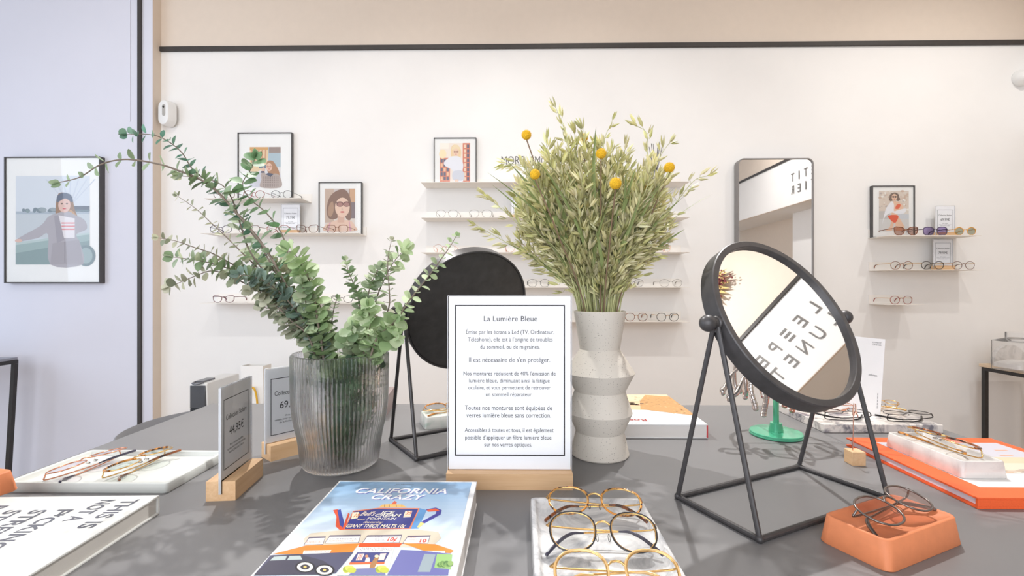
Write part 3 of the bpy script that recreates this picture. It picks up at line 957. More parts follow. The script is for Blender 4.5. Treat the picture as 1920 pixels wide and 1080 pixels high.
on_shelf(901, zC[1], 'thin wire eyeglasses beside the outermost pair under the red-door photo', shape='aviator', rim='metal_wire', rr=.0008, lw=.052)
on_shelf(1237, zC[1], 'thin wire eyeglasses on the second long shelf, past the oats', shape='round', rim='metal_wire', rr=.0008)
on_shelf(833, zC[2], 'thin gold eyeglasses half hidden by the black round mirror back', shape='round', rim='metal_rose', rr=.0009)
on_shelf(968, zC[2], 'gold and dark eyeglasses beside a drooping oat stalk above the black round mirror back', shape='round', rim='metal_rose', rr=.0010, temple='metal_black')
on_shelf(1192, zC[2], 'grey wire eyeglasses on the third long shelf, next to the oats', shape='square', rim='metal_wire', rr=.0008)
on_shelf(1238, zC[2], 'rose metal eyeglasses at the free end of the third long shelf', shape='round', rim='metal_rose', rr=.0009, lw=.047)
on_shelf(1010, zC[3], 'black wire eyeglasses between the round mirror back and the oat stalks', shape='panto', rim='metal_black', rr=.0010)
on_shelf(1186, zC[3], 'dark thin eyeglasses behind the bent oat blade on the fourth long shelf', shape='round', rim='metal_black', rr=.0009)
on_shelf(1258, zC[3], 'silver round wire eyeglasses at the free end of the fourth long shelf', shape='round', rim='metal_wire', rr=.0008, lw=.052)
on_shelf(1193, zC[4], 'dark tortoise and gold eyeglasses on the lowest long shelf, touching the vase rim in view', shape='panto', rim='tortoise_dark', rr=.0016, temple='metal_gold', bridge='metal_gold', lw=.051)
on_shelf(1252, zC[4], 'black and gold eyeglasses at the free end of the lowest long shelf', shape='panto', rim='acetate_black', rr=.0016, temple='metal_gold', bridge='metal_gold', lw=.050)
on_shelf(1699, zR[0], 'large brown sunglasses before the bikini photo', shape='cat', rim='tortoise_dark', rr=.0022, lens=lens_brown, lw=.054, lh=.044, name='sunglasses', cat='sunglasses')
on_shelf(1754, zR[0], 'dark sunglasses with purple lenses in front of the small price sign', shape='square', rim='acetate_plum', rr=.0022, lens=lens_purple, lw=.055, lh=.044, name='sunglasses', cat='sunglasses')
on_shelf(1810, zR[0], 'honey yellow sunglasses with green lenses at the shelf end', shape='hex', rim='acetate_honey', rr=.0014, brow='acetate_honey', lens=lens_green, temple='metal_gold', lw=.048, lh=.044, name='sunglasses', cat='sunglasses')
on_shelf(1691, zR[1], 'amber and brown eyeglasses, first of three under the sunglasses shelf', shape='panto', rim='tortoise_dark', rr=.0015, temple='metal_gold')
on_shelf(1749, zR[1], 'black eyeglasses in front of the 79,99 price sign under the sunglasses shelf', shape='panto', rim='acetate_black', rr=.0017, temple='metal_gold')
on_shelf(1807, zR[1], 'brown and gold eyeglasses at the end of the three-pair shelf under the sunglasses', shape='panto', rim='acetate_brown', rr=.0014, temple='metal_gold')
on_shelf(1690, zR[2], 'single red eyeglasses with gold temples on the narrowest shelf', shape='panto', rim='acetate_red', rr=.0015, temple='metal_gold')
# ================================================================== the display table
table_grey = plain('table_grey', (122, 121, 122), .42, vary=.03, nscale=8, bmp=.02, spec=.45)
TX0, TX1, TY1 = -.905, 1.02, 1.402
t = thing('display_table', 'large matt dark grey display table carrying the vases, mirrors and books', 'table', (0, 0, 0))
mb = MB(); mb.box(TX0, TX1, .22, TY1, TZ - .03, TZ); mb.build('table_top', table_grey, t, bev=.0015)
for lx in (TX0 + .08, TX1 - .14):
    for ly in (.3, TY1 - .14):
        mb = MB(); mb.box(lx, lx + .06, ly, ly + .06, 0, TZ - .0305); mb.build('leg', table_grey, t)


# ------------------------------------------------------------------ trays
def tray(name, label, w, d, h, loc, rotz, mat, wall=.007, floor=.008, r=.008, taper=.003, cat='tray', group=None, slope=.0025):
    mb = MB()
    W, D = w, d
    rs = [rrect(W - .002, D - .002, r, 5, 0), rrect(W, D, r, 5, .0015), rrect(W - 2 * taper, D - 2 * taper, r, 5, h - .0012), rrect(W - 2 * taper - .002, D - 2 * taper - .002, r, 5, h),
          rrect(W - 2 * taper - 2 * wall, D - 2 * taper - 2 * wall, max(r - wall, .003), 5, h), rrect(W - 2 * taper - 2 * wall - .002, D - 2 * taper - 2 * wall - .002, max(r - wall, .003), 5, h - .0012),
          rrect(W - 2 * taper - 2 * wall - 2 * slope, D - 2 * taper - 2 * wall - 2 * slope, max(r - wall, .003), 5, floor + .0015), rrect(W - 2 * taper - 2 * wall - 4 * slope, D - 2 * taper - 2 * wall - 4 * slope, .004, 5, floor)]
    mb.rings(rs)
    o = mb.build(name, mat, None, sharp=50)
    o.location = loc; o.rotation_euler.z = rotz
    return tag(o, label, cat, group)


concrete = plain('pale_concrete', (210, 213, 209), .55, vary=.025, nscale=12)
tray('display_tray', 'large pale grey square tray with two pairs of glasses on it', .275, .163, .0165, (-.7205, .866, TZ), 0, concrete, wall=.006, floor=.007, r=.006, taper=.0005)
glasses('rose gold glasses with lilac lenses lying on the pale grey tray', (-.780, .858, TZ + .0072), radians(84), 'glasses on the pale tray', shape='aviator', rim='metal_rose', rr=.0011, tip='acetate_ink', lens=lens_lilac, pose='lie', tilt=-10, lw=.055, lh=.045)
glasses('tortoise browed gold glasses lying on the pale grey tray', (-.692, .866, TZ + .0072), radians(86), 'glasses on the pale tray', shape='panto', rim='metal_gold', rr=.0011, brow='tortoise', tip='tortoise_dark', lens=lens_mint, pose='lie', tilt=-8, lw=.052, lh=.046)

marble_front = marble('marble_white_grey', (224, 224, 224), (150, 152, 158), 12, .22, (.42, .66), 2.5)
tray('marble_tray', 'long white and grey marble tray in the foreground holding three pairs of glasses', .170, .30, .022, (.1005, .582, TZ), 0, marble_front, wall=.006, floor=.016, r=.006, taper=.0015)
FG = 'glasses in the foreground marble tray'
glasses('tortoise round glasses with gold bridge, farthest of three in the foreground marble tray', (.105, .672, TZ + .0162), radians(-4), FG, shape='panto', rim='metal_gold', shell='tortoise', rr=.0012, bridge='metal_gold', temple='metal_gold', tip='tortoise_dark', pose='lie', tilt=24, lw=.053, lh=.045, gap=.020)
glasses('black and gold glasses with dark tips, middle of three in the foreground marble tray', (.1015, .584, TZ + .0162), radians(-1), FG, shape='panto', rim='metal_gold', shell='acetate_black', rr=.0011, brow=None, bridge='metal_gold', temple='metal_gold', tip='acetate_ink', pose='lie', tilt=36, lw=.0535, lh=.047, gap=.020)
glasses('champagne gold glasses, nearest of three in the foreground marble tray', (.1015, .499, TZ + .0162), radians(1), FG, shape='panto', rim='metal_gold', shell='acetate_champagne', rr=.0012, bridge='metal_gold', temple='metal_gold', tip='acetate_champagne', pose='lie', tilt=34, lw=.054, lh=.047, gap=.020)

terracotta = plain('terracotta', (226, 138, 92), .6, vary=.05, nscale=50, bmp=.03)
TA = radians(25)
tc = G(1541, 1020.6); tf = G(1666, 1074); tr_ = G(1799, 1017)
ctr = (tc + tr_) / 2
tray('terracotta_tray', 'terracotta tray holding pink tinted sunglasses beside the mirror stand', .168, .088, .036, (ctr.x + .002, ctr.y + .004, TZ), TA, terracotta, wall=.004, floor=.0285, slope=.010, r=.012, taper=.0045)
glasses('gunmetal sunglasses with pale pink lenses lying in the terracotta tray', (ctr.x + .004, ctr.y - .001, TZ + .0287), radians(29), 'glasses in the terracotta tray', shape='panto', rim='metal_gun', rr=.0014, brow=None, tip='metal_gun', lens=lens_rose, pose='lie', tilt=16, lw=.058, lh=.050, name='sunglasses', cat='sunglasses')

marble_green = marble('marble_green_white', (232, 232, 226), (190, 208, 196), 16, .25, (.45, .7), 2)
q = G(796.6, 806.7)
A_ = radians(23)
qc = q + Vector((cos(A_) * .078 - sin(A_) * .036, sin(A_) * .078 + cos(A_) * .036, 0))
tray('marble_tray', 'small greenish white marble tray behind the Lumière Bleue sign', .156, .074, .029, (qc.x, qc.y, TZ), A_, marble_green, wall=.005, floor=.022, r=.006, taper=.004)
glasses('tortoise and gold glasses lying in the small greenish marble tray', (qc.x - .01, qc.y + .004, TZ + .0222), A_ + radians(4), 'glasses in the greenish marble tray', shape='panto', rim='metal_gold', rr=.0011, brow='tortoise', tip='tortoise', pose='lie', tilt=6, lw=.050, lh=.044)

# ------------------------------------------------------------------ books
pages = None


def page_mat(name, c, axis):
    m, nt, b = nodes_of(name)
    v = coords(nt, (1, 1, 900))
    w_ = nt.nodes.new('ShaderNodeTexWave'); w_.bands_direction = 'Z'; w_.inputs['Scale'].default_value = .35; w_.inputs['Distortion'].default_value = 1.0
    nt.links.new(v, w_.inputs['Vector'])
    nt.links.new(ramp(nt, w_.outputs['Fac'], [(0, tuple(k * .86 for k in lin(c)[:3]) + (1,)), (1, lin(c))]), b.inputs['Base Color'])
    b.inputs['Roughness'].default_value = .8
    return m


pages_white = page_mat('pages_white', (232, 228, 224), 'z')
pages_cool = page_mat('pages_cool', (226, 222, 230), 'z')
pages_grey = page_mat('pages_grey', (206, 202, 196), 'z')


def book(name, label, w, d, h, loc, rotz, cover, page, spine, board=.0028, over=.003, group=None, soft=False):
    """closed book lying flat; local x 0..w, y 0..d; spine on side 'x0','x1','y0' or 'y1'"""
    t = thing(name, label, 'book', loc, rotz, group)
    sx0, sx1, sy0, sy1 = (spine == s for s in ('x0', 'x1', 'y0', 'y1'))
    mb = MB(); mb.box(0, w, 0, d, 0, board); mb.build('back_cover', cover, t, bev=.0006)
    mb = MB(); mb.box(0, w, 0, d, h - board, h); mb.build('front_cover', cover, t, bev=.0006)
    mb = MB(); mb.box(over * (not sx0) + (board if sx0 else 0), w - over * (not sx1) - (board if sx1 else 0), over * (not sy0) + (board if sy0 else 0), d - over * (not sy1) - (board if sy1 else 0), board + .0001, h - board - .0001)
    mb.build('page_block', page, t)
    mb = MB()
    e = .0002
    if sx0: mb.box(0, board, 0, d, board + e, h - board - e)
    if sx1: mb.box(w - board, w, 0, d, board + e, h - board - e)
    if sy0: mb.box(0, w, 0, board, board + e, h - board - e)
    if sy1: mb.box(0, w, d - board, d, board + e, h - board - e)
    mb.build('spine', cover, t)
    return t


# grey cloth book with big slanted words, its spine to the back
BA = radians(2.6)
cov_grey = plain('cover_pale_grey', (228, 229, 226), .6, vary=.015)
bw, bd, bh = .31, .245, .028
corner = Vector((-.5425, .715, TZ))
Rb = Matrix.Rotation(BA, 4, 'Z')
org = corner + Rb @ Vector((-bw, -bd, 0))
t = book('street_book', 'pale grey hardback printed with large dark capitals, in the near corner of the table', bw, bd, bh, org, BA, cov_grey, pages_grey, 'y1')
mb = MB()
TM = Matrix.Translation((bw, bd, bh)) @ Matrix.Rotation(radians(-90), 4, 'Z')     # text reads towards the viewer, lines stack to the left
TM = TM @ Matrix.Translation((0, 0, .0003))
for k, (s, a, b) in enumerate((('THIS IS', .015, .100), ('NOT A', .015, .080), ('F*CKING', .045, .150), ('STREET', .045, .137), ('STYLE', .045, .118), ('BOOK', .03, .095))):
    write(mb, s, a, b, -.038 - .0345 * k, .020, 0, TM, off=.022)
mb.build('title_print', plain('print_slate', (96, 98, 108), .6, vary=.03), t)
tray('terracotta_tray', 'terracotta tray standing on the pale grey hardback at the picture edge', .166, .088, .031, (-.744 - .088, .66, TZ + bh + .0005), radians(78), terracotta, wall=.004, floor=.0235, slope=.010, r=.012, taper=.005)

# colourful paperback in the foreground
cx0, cx1, cy0, cy1, ch = -.2850, -.0668, .478, .7556, .035
cov_white = plain('cover_white', (240, 240, 240), .35, vary=.01)
t = book('architecture_book', 'thick book with a light blue cover of a teapot-shaped ice cream shop, in the foreground', cx1 - cx0, cy1 - cy0, ch, (cx0, cy0, TZ), 0, cov_white, pages_white, 'x0', board=.0012, over=.0015)
mb = MB()


def cc(x, y, k=0):                      # print layout taken in the crop (460,860)..(960,1080)
    p = G(460 + x / 3.84, 860 + y / 3.84, TZ + ch)
    return (p.x - cx0, p.y - cy0, ch + .00025 + k * .000006)


_k = [0]


def cp(pts, c, smooth=False):
    _k[0] += 1
    mb.add([cc(x, y, _k[0]) for x, y in pts], [list(range(len(pts)))[::-1]], None, c)


def co(x, y, rx, ry, c):
    cp([(x + rx * cos(2 * pi * k / 16), y + ry * sin(2 * pi * k / 16)) for k in range(16)], c)


def ct(s, x0, x1, y, cap, c, shear=0, off=0.0):
    _k[0] += 1
    a = cc(x0, y); b = cc(x1, y); u = cc(x0, y - cap)
    write(mb, s, a[0], b[0] - (a[0] - cc(x0, y)[0]), a[1], u[1] - a[1], ch + .00025 + _k[0] * .000006, None, shear, off, c)


W_, H_ = cx1 - cx0, cy1 - cy0
m0 = .006
def crect(x0, x1, y0, y1, c):
    _k[0] += 1
    z = ch + .00025 + _k[0] * .000006
    mb.add([(x0, y0, z), (x1, y0, z), (x1, y1, z), (x0, y1, z)], [(0, 1, 2, 3)], None, c)
for k in range(14):                      # printed sky, deeper blue at the top of the cover
    f = k / 13
    y1 = H_ - .004 - k * .0115
    crect(m0 - .003, W_ - m0 - .002, y1 - .0117, y1, (int(134 + 70 * f), int(172 + 44 * f), int(208 + 22 * f)))
crect(m0 - .003, W_ - m0 - .002, .002, H_ - .004 - 14 * .0115, (204, 216, 226))
ct('Jim Heimann', 1075, 1210, 192, 9, (70, 70, 90), .2)
for d_, c in ((5, (104, 116, 186)), (0, (250, 250, 252))):
    ct('CALIFORNIA', 785 + d_, 1450 + d_, 249 + d_, 35, c, .22, .018)
    ct('CRAZY', 900 + d_, 1290 + d_, 293 + d_, 33, c, .22, .018)
cp([(960, 352), (985, 333), (1045, 328), (1130, 332), (1165, 352)], (236, 190, 110)); cp([(1050, 330), (1075, 304), (1092, 318), (1082, 330)], (222, 96, 56))
for x in (1000, 1035, 1085, 1125): cp([(x, 332), (x + 4, 332), (x + 4, 352), (x, 352)], (150, 110, 70))
cp([(632, 372), (668, 366), (700, 440), (712, 470), (740, 392), (752, 400), (716, 512), (680, 516), (650, 490), (656, 420)], (214, 84, 54))
cp([(662, 374), (686, 366), (700, 420), (712, 460), (702, 500), (680, 480), (672, 420)], (64, 76, 156))
cp([(776, 378), (960, 356), (1255, 358), (1190, 508), (706, 516)], (226, 126, 80))
cp([(782, 384), (960, 362), (1245, 364), (1180, 504), (714, 510)], (58, 62, 132))
cp([(1255, 358), (1306, 372), (1246, 506), (1190, 508)], (96, 146, 196))
cp([(1300, 368), (1372, 354), (1414, 372), (1406, 404), (1290, 468), (1262, 460), (1372, 398), (1376, 380), (1316, 384)], (72, 70, 150)); cp([(1306, 372), (1370, 360), (1400, 376), (1376, 380), (1316, 384)], (222, 96, 60))
cp([(1262, 458), (1290, 468), (1250, 500), (1236, 496)], (244, 206, 130))
cp([(772, 390), (818, 386), (808, 430), (762, 438)], (244, 232, 206)); ct('10', 776, 812, 424, 26, (210, 120, 40), .15, .02)
cp([(1152, 380), (1202, 378), (1188, 424), (1136, 426)], (244, 232, 206)); ct('35', 1150, 1192, 404, 20, (210, 90, 50), .1, .02); ct('FLAVORS', 1144, 1186, 420, 8, (210, 90, 50))
ct("Bell's", 822, 930, 412, 28, (246, 230, 206), .5, .01); ct('ICE', 975, 1068, 400, 20, (250, 244, 226), .15, .02); ct('CREAM', 930, 1116, 418, 18, (250, 244, 226), .2, .02)
ct('and', 800, 860, 445, 12, (246, 226, 190), .4); ct('FOUNTAIN', 872, 1082, 441, 15, (250, 244, 226), .2, .01); ct('featuring', 848, 990, 466, 14, (246, 226, 190), .5); ct('GIANT THICK MALTS 10\u00a2', 722, 1150, 497, 24, (250, 236, 206), .2, .012)
cp([(470, 540), (700, 516), (1220, 512), (1390, 530), (1410, 575), (1340, 640), (430, 640), (420, 580)], (206, 196, 178))
for x0, x1, y in ((430, 560, 612), (580, 815, 600), (850, 1110, 600), (1140, 1315, 604)):
    cp([(x0 + 30, y - 46), (x1 + 20, y - 50), (x1, y + 10), (x0 - 12, y + 14)], (108, 100, 118)); cp([(x0 + 28, y - 34), (x1 + 12, y - 38), (x1 - 4, y + 6), (x0 - 4, y + 10)], (242, 238, 232))
ct('SUNDAES 10\u00a2', 432, 536, 612, 16, (214, 92, 74), .15); ct('ICE CREAM SODAS 10\u00a2', 606, 800, 585, 11, (86, 90, 130)); ct('SUNDAES ... 10\u00a2', 598, 780, 600, 12, (214, 92, 74))
ct('GIANT', 930, 985, 572, 8, (110, 110, 140)); ct('THICK', 925, 985, 584, 8, (110, 110, 140)); ct('MALTS', 930, 1000, 596, 10, (110, 110, 140)); ct('10\u00a2', 1020, 1086, 596, 26, (206, 62, 50), 0, .03)
ct('GIANT', 1170, 1230, 576, 8, (206, 92, 80)); ct('MALT', 1180, 1240, 590, 9, (206, 92, 80)); ct('10', 1252, 1300, 606, 24, (206, 62, 50), 0, .03)
cp([(190, 692), (440, 628), (822, 614), (770, 676), (420, 690)], (232, 132, 56)); cp([(822, 612), (1130, 612), (1110, 638), (812, 642)], (222, 84, 42)); cp([(1130, 612), (1370, 620), (1500, 664), (1480, 684), (1290, 668)], (236, 138, 60))
cp([(420, 666), (620, 662), (606, 684), (414, 690)], (244, 240, 234)); ct('SERVICE INSIDE ONLY', 424, 604, 680, 11, (190, 70, 60)); cp([(1296, 668), (1440, 668), (1436, 684), (1296, 684)], (244, 240, 234)); ct('SERVICE INSIDE ONLY', 1302, 1430, 680, 9, (190, 70, 60))
cp([(180, 700), (420, 690), (780, 676), (650, 830), (60, 845)], (84, 84, 108)); cp([(1120, 660), (1290, 668), (1480, 690), (1460, 845), (1020, 845)], (110, 112, 168)); cp([(1290, 690), (1370, 694), (1330, 820), (1240, 820)], (150, 164, 172)); cp([(1380, 690), (1490, 694), (1478, 800), (1360, 790)], (150, 190, 120))
for k in range(12): co(1400 + 7 * k, 770 - 4 * (k % 4), 22, 18, ((112, 150, 88), (86, 126, 74), (140, 172, 104))[k % 3])
cp([(812, 642), (1072, 640), (1020, 845), (660, 845)], (226, 218, 206)); cp([(820, 648), (1068, 646), (1058, 672), (806, 676)], (246, 242, 236)); ct('CARRY-OUT SERVICE', 826, 1056, 664, 18, (86, 80, 100), .1)
cp([(806, 680), (1040, 678), (1000, 750), (750, 756)], (72, 76, 130)); cp([(812, 690), (858, 688), (838, 736), (794, 738)], (236, 214, 206)); cp([(972, 688), (1016, 686), (998, 734), (956, 736)], (236, 206, 200))
for k in range(3):
    ct('10', 816 - 7 * k, 842 - 7 * k, 704 + 15 * k, 10, (206, 80, 66), 0, .02)
cp([(752, 752), (1004, 748), (1000, 764), (744, 768)], (210, 106, 70)); cp([(870, 720), (892, 716), (896, 745), (860, 748)], (236, 232, 226)); co(874, 708, 12, 11, (196, 140, 104))
cp([(930, 720), (962, 712), (946, 760), (914, 824), (886, 826), (898, 770)], (168, 124, 84)); co(946, 708, 16, 11, (236, 214, 180))
cp([(800, 796), (1000, 790), (1010, 845), (740, 845)], (120, 124, 168))
for x in (750, 985):
    for k in range(7): co(x + 16 * (k % 4) - 24, 808 - 7 * (k % 3), 24, 20, ((190, 196, 84), (156, 172, 70), (208, 208, 110))[k % 3])
cp([(150, 760), (200, 706), (400, 696), (560, 740), (620, 780), (600, 838), (60, 845)], (70, 68, 84)); cp([(206, 712), (300, 706), (288, 734), (176, 740)], (176, 190, 190)); cp([(320, 706), (396, 704), (410, 732), (300, 736)], (176, 190, 190))
for x, y in ((430, 786), (570, 808)):
    co(x, y, 74, 42, (50, 48, 56)); co(x, y, 58, 33, (240, 234, 224)); co(x, y, 34, 19, (64, 62, 74)); co(x, y, 12, 8, (228, 190, 110))
crect(W_ - .006, W_ - .0005, .001, H_ - .004, (242, 242, 242))
mb.build('cover_print', inkgloss, t)

# orange cloth book with a pasted photo panel
orange = plain('cloth_orange', (240, 98, 46), .7, vary=.06, nscale=400, bmp=.05)
ob = book('photo_book', 'large bright orange clothbound book with a pasted landscape photo, under a marble tray', .306, .297, .018, (.704, .7487, TZ), 0, orange, pages_cool, 'y0', board=.0035, over=.006)
mb = MB()
OX, OY = .040, .039
def op(x0, x1, y0, y1, c, k): mb.add([(OX + x * .245, OY + y * .225, .0182 + k * .00008) for x, y in ((x0, y0), (x1, y0), (x1, y1), (x0, y1))], [(0, 1, 2, 3)], None, c)
op(0, 1, 0, 1, (240, 240, 240), 0)
op(.0, 1, .62, 1, (196, 194, 204), 1); op(0, 1, .48, .62, (226, 196, 166), 2); op(0, 1, .32, .48, (222, 206, 186), 2); op(.0, 1, .26, .32, (198, 180, 164), 3)
rn = random.Random(3)
for k in range(40):
    x = rn.uniform(0, .9); op(x, x + rn.uniform(.02, .08), (y := rn.uniform(.24, .34)), y + .012, rn.choice([(176, 150, 130), (222, 208, 196), (206, 170, 140), (150, 140, 136)]), 4)
for k in range(8):
    x = rn.uniform(.1, .9); op(x, x + .1, (y := rn.uniform(.64, .96)), y + .02, rn.choice([(226, 170, 140), (210, 206, 212), (214, 186, 170)]), 4)
mb.build('pasted_photo', ink, ob)
marble_pale = marble('marble_pale', (214, 211, 207), (184, 180, 178), 9, .18, (.46, .72), 2)
tray('marble_tray', 'pale marble tray lying on the orange book', .080, .172, .0285, (.7845, .906, TZ + .0187), 0, marble_pale, wall=.004, floor=.021, r=.008, taper=.003)
glasses('gold and tortoise glasses lying on the pale marble tray above the orange book', (.787, .908, TZ + .0187 + .0212), radians(-88), 'glasses on the pale marble tray', shape='panto', rim='metal_gold', rr=.0011, brow='tortoise_dark', tip='tortoise', pose='lie', tilt=-10, lw=.054, lh=.046)

# road trip book, upside down to the viewer
rb = book('road_book', 'white photo book with red spine edge behind the speckled vase, seen upside down', .2447, .303, .032, (.18, 1.0905, TZ), 0, cov_white, pages_white, 'x1', board=.003, over=.003)
mb = MB(); rw, rd = .2447, .303
def rp(pts, c, k): mb.add([(x * rw, y * rd, .0322 + k * .00006) for x, y in pts], [list(range(len(pts)))], None, c)
rp([(.0, .42), (1, .42), (1, 1), (0, 1)], (226, 190, 152), 0); rp([(0, .78), (1, .70), (1, 1), (0, 1)], (232, 202, 170), 1)
rp([(.52, .44), (1, .24), (1, .92), (.74, .98), (.6, .72)], (196, 150, 96), 2)
for k in range(110):
    a = rn.uniform(.55, .98); b_ = rn.uniform(.3, .92)
    if b_ > .50 or a > .8: rp([(a, b_), (min(1, a + .022), b_ + .003), (min(1, a + .016), b_ + .014), (a - .006, b_ + .010)], rn.choice([(176, 130, 84), (222, 190, 140), (190, 146, 98), (212, 172, 116), (160, 116, 76)]), 3)
for k in range(14): rp([(x := rn.uniform(.36, .62), y := rn.uniform(.56, .66)), (x + .05, y), (x + .045, y + .03), (x + .01, y + .035)], rn.choice([(78, 60, 56), (120, 80, 60), (60, 52, 54)]), 4)
RM = Matrix.Translation((rw * .474, .042, .0325)) @ Matrix.Rotation(pi, 4, 'Z')
write(mb, 'Roadbook', 0, .112, 0, .019, .0001, RM, off=.012, col=(176, 66, 66))
write(mb, 'ROAD TRIPS', .0, .10, .032, .004, .0001, RM, col=(196, 120, 116))
mb.build('cover_print', ink, rb)
mb = MB(); mb.box(rw + .0001, rw + .0006, .002, rd - .002, .001, .031); mb.box(rw - .0026, rw + .0006, -.0007, -.0001, .002, .030); mb.build('red_edge', plain('red_edge', (206, 60, 66), .6, vary=.03), rb)

# book half hidden behind the ribbed glass vase
hb = book('dark_book', 'taupe book half hidden behind the ribbed glass vase', .17, .17, .050, (-.348 - .17, 1.21 + .01, TZ), radians(6), plain('cover_taupe', (140, 124, 122), .5, vary=.04), pages_grey, 'x1', board=.004)


# ------------------------------------------------------------------ acrylic signs on beech bases
acrylic_edge = clear('acrylic_edge', (.95, .96, .97), 1.5, .05, (236, 238, 242), .45)


def sign_holder(label, loc, rotz, bw, bd, bh, sw, sh, lines, border, ov, thick=.004, group=None):
    """local x along the sign, facing -Y; lines: (text, x0, x1, baseline, cap) in sheet coordinates from its lower left corner"""
    t = thing('sign_holder', label, 'sign', loc, rotz, group)
    mb = MB()
    mb.box(-bw / 2, bw / 2, -bd / 2, -thick / 2 - .0003, 0, bh); mb.box(-bw / 2, bw / 2, thick / 2 + .0003, bd / 2, 0, bh); mb.box(-bw / 2, bw / 2, -thick / 2 - .0003, thick / 2 + .0003, 0, bh * .35)
    mb.build('wooden_base', base_wood, t)
    z0 = bh * .35 + .0004
    mb = MB(); mb.box(-sw / 2, sw / 2, -.0004, .0004, bh + .001, bh + sh); sheet = mb.build('printed_sheet', paper_white, t)
    mb = MB()
    SM_ = Matrix.Translation((-sw / 2, -.0006, bh)) @ UPRIGHT
    bx0, bx1, by0, by1, bt = border
    P = lambda d: [(bx0 + d, by0 + d, 0), (bx1 - d, by0 + d, 0), (bx1 - d, by1 - d, 0), (bx0 + d, by1 - d, 0)]
    mb.add(P(0) + P(bt), [(0, 1, 5, 4), (1, 2, 6, 5), (2, 3, 7, 6), (3, 0, 4, 7)], SM_)
    for s, a, b, y, cap in lines: write(mb, s, a, b, y, cap, 0, SM_)
    mb.build('print', plain('print_black', (38, 36, 40), .6, vary=0), sheet)
    mb = MB(); mb.box(-sw / 2 - ov, sw / 2 + ov, -thick / 2, thick / 2, z0, bh + sh + ov)
    mb.build('acrylic_panel', clear_acrylic, t, bev=.0008)
    mb = MB()
    for q in (-1, 1): mb.box(q * (sw / 2 + ov + .0001), q * (sw / 2 + ov + .0012), -thick / 2, thick / 2, z0, bh + sh + ov)
    mb.box(-sw / 2 - ov, sw / 2 + ov, -thick / 2, thick / 2, bh + sh + ov + .0001, bh + sh + ov + .0008)
    mb.build('acrylic_edge', acrylic_edge, t)
    return t


# big one
k_ = 1091.0 * 2.161          # crop pixels per metre
SWm, SHm, BH = .2095, .2985, .027
base_px, left_px = 877, 840.5
L = []
for s, a, b, y, cap in (('La Lumi\u00e8re Bleue', 403, 620, 341, 21), ('\u00c9mise par les \u00e9crans \u00e0 Led (TV, Ordinateur,', 331, 688, 393, 16.5), ("T\u00e9l\u00e9phone), elle est \u00e0 l'origine de troubles", 338, 682, 423, 16.5), ('du sommeil, ou de migraines.', 388, 630, 453, 16.5),
                        ("Il est n\u00e9cessaire de s'en prot\u00e9ger.", 343, 672, 507, 19), ("Nos montures r\u00e9duisent de 40% l'\u00e9mission de", 320, 694, 561, 16), ('lumi\u00e8re bleue, diminuant ainsi la fatigue', 343, 670, 590, 16), ('oculaire, et vous permettent de retrouver', 340, 673, 618, 16), ('un sommeil r\u00e9parateur.', 411, 600, 646, 16),
                        ('Toutes nos montures sont \u00e9quip\u00e9es de', 326, 680, 702, 19), ('verres lumi\u00e8re bleue sans correction.', 332, 675, 732, 19), ('Accessibles \u00e0 toutes et tous, il est \u00e9galement', 325, 686, 791, 16.5), ('possible d\u2019appliquer un filtre lumi\u00e8re bleue', 327, 677, 821, 16.5), ('sur nos verres optiques.', 405, 598, 850, 16.5)):
    fx = lambda v: ((v / 2.161 + 720) - left_px) / 1091.0
    fy = lambda v: (base_px - (v / 2.161 + 440)) / 1091.0
    L.append((s, fx(a), fx(b), fy(y), cap / k_))
bc = (G(836, 919) + G(1074, 919)) / 2
sign_holder('large white information sign about blue light in the middle of the table', (bc.x, bc.y + .0195, TZ), radians(.4), .2135, .039, BH, SWm, SHm, L,
            (fx(285), fx(732), fy(888), fy(275), 5 / k_), .0012)

# price signs
def price_lines(w, title, price, extra=()):
    return [(title, w * .16, w * .84, .093, .0085), (price, w * .26, w * .74, .066, .0135)] + [(s, w * (.5 - f / 2), w * (.5 + f / 2), y, .0036) for s, f, y in extra]


EX = (('Prix unique', .26, .048), ('valable pour toutes les montures', .68, .042), ('de la Collection Atelier.', .5, .036))
EXS = (('Prix unique valable', .44, .048), ('toutes les montures solaires', .6, .042), ('de la Collection Solaire.', .5, .036))
BRD = (.009, .096, .014, .128, .0013)
sol = sign_holder('price sign reading 44,95€ seen nearly edge-on beside the pale tray', (-.4825, .8105, TZ), radians(90 + 6), .104, .045, .031, .105, .148, price_lines(.105, 'Collection Solaire', '44,95\u20ac', EXS), BRD, .0012)
at1 = sign_holder('price sign reading 69,99€ tucked behind the ribbed glass vase', (-.470, .985, TZ), radians(51), .104, .042, .030, .105, .148, price_lines(.105, 'Collection Atelier', '69,99\u20ac', EX), BRD, .0012)
hid = sign_holder('small sign hidden behind the Lumière Bleue sign, only its wood end showing', (.055, 1.045, TZ), radians(-4), .104, .042, .031, .105, .148, price_lines(.105, 'Collection Atelier', '69,99\u20ac', EX), BRD, .0012)


def shelf_sign(pxa, pxb, y, z, title, price, label):
    p, q = WP(pxa, 400, y), WP(pxb, 400, y)
    return sign_holder(label, ((p.x + q.x) / 2, y, z + .0003), 0, .104, .032, .026, .105, .148, price_lines(.105, title, price, EX), BRD, .0012, group='price signs on the wall shelves')


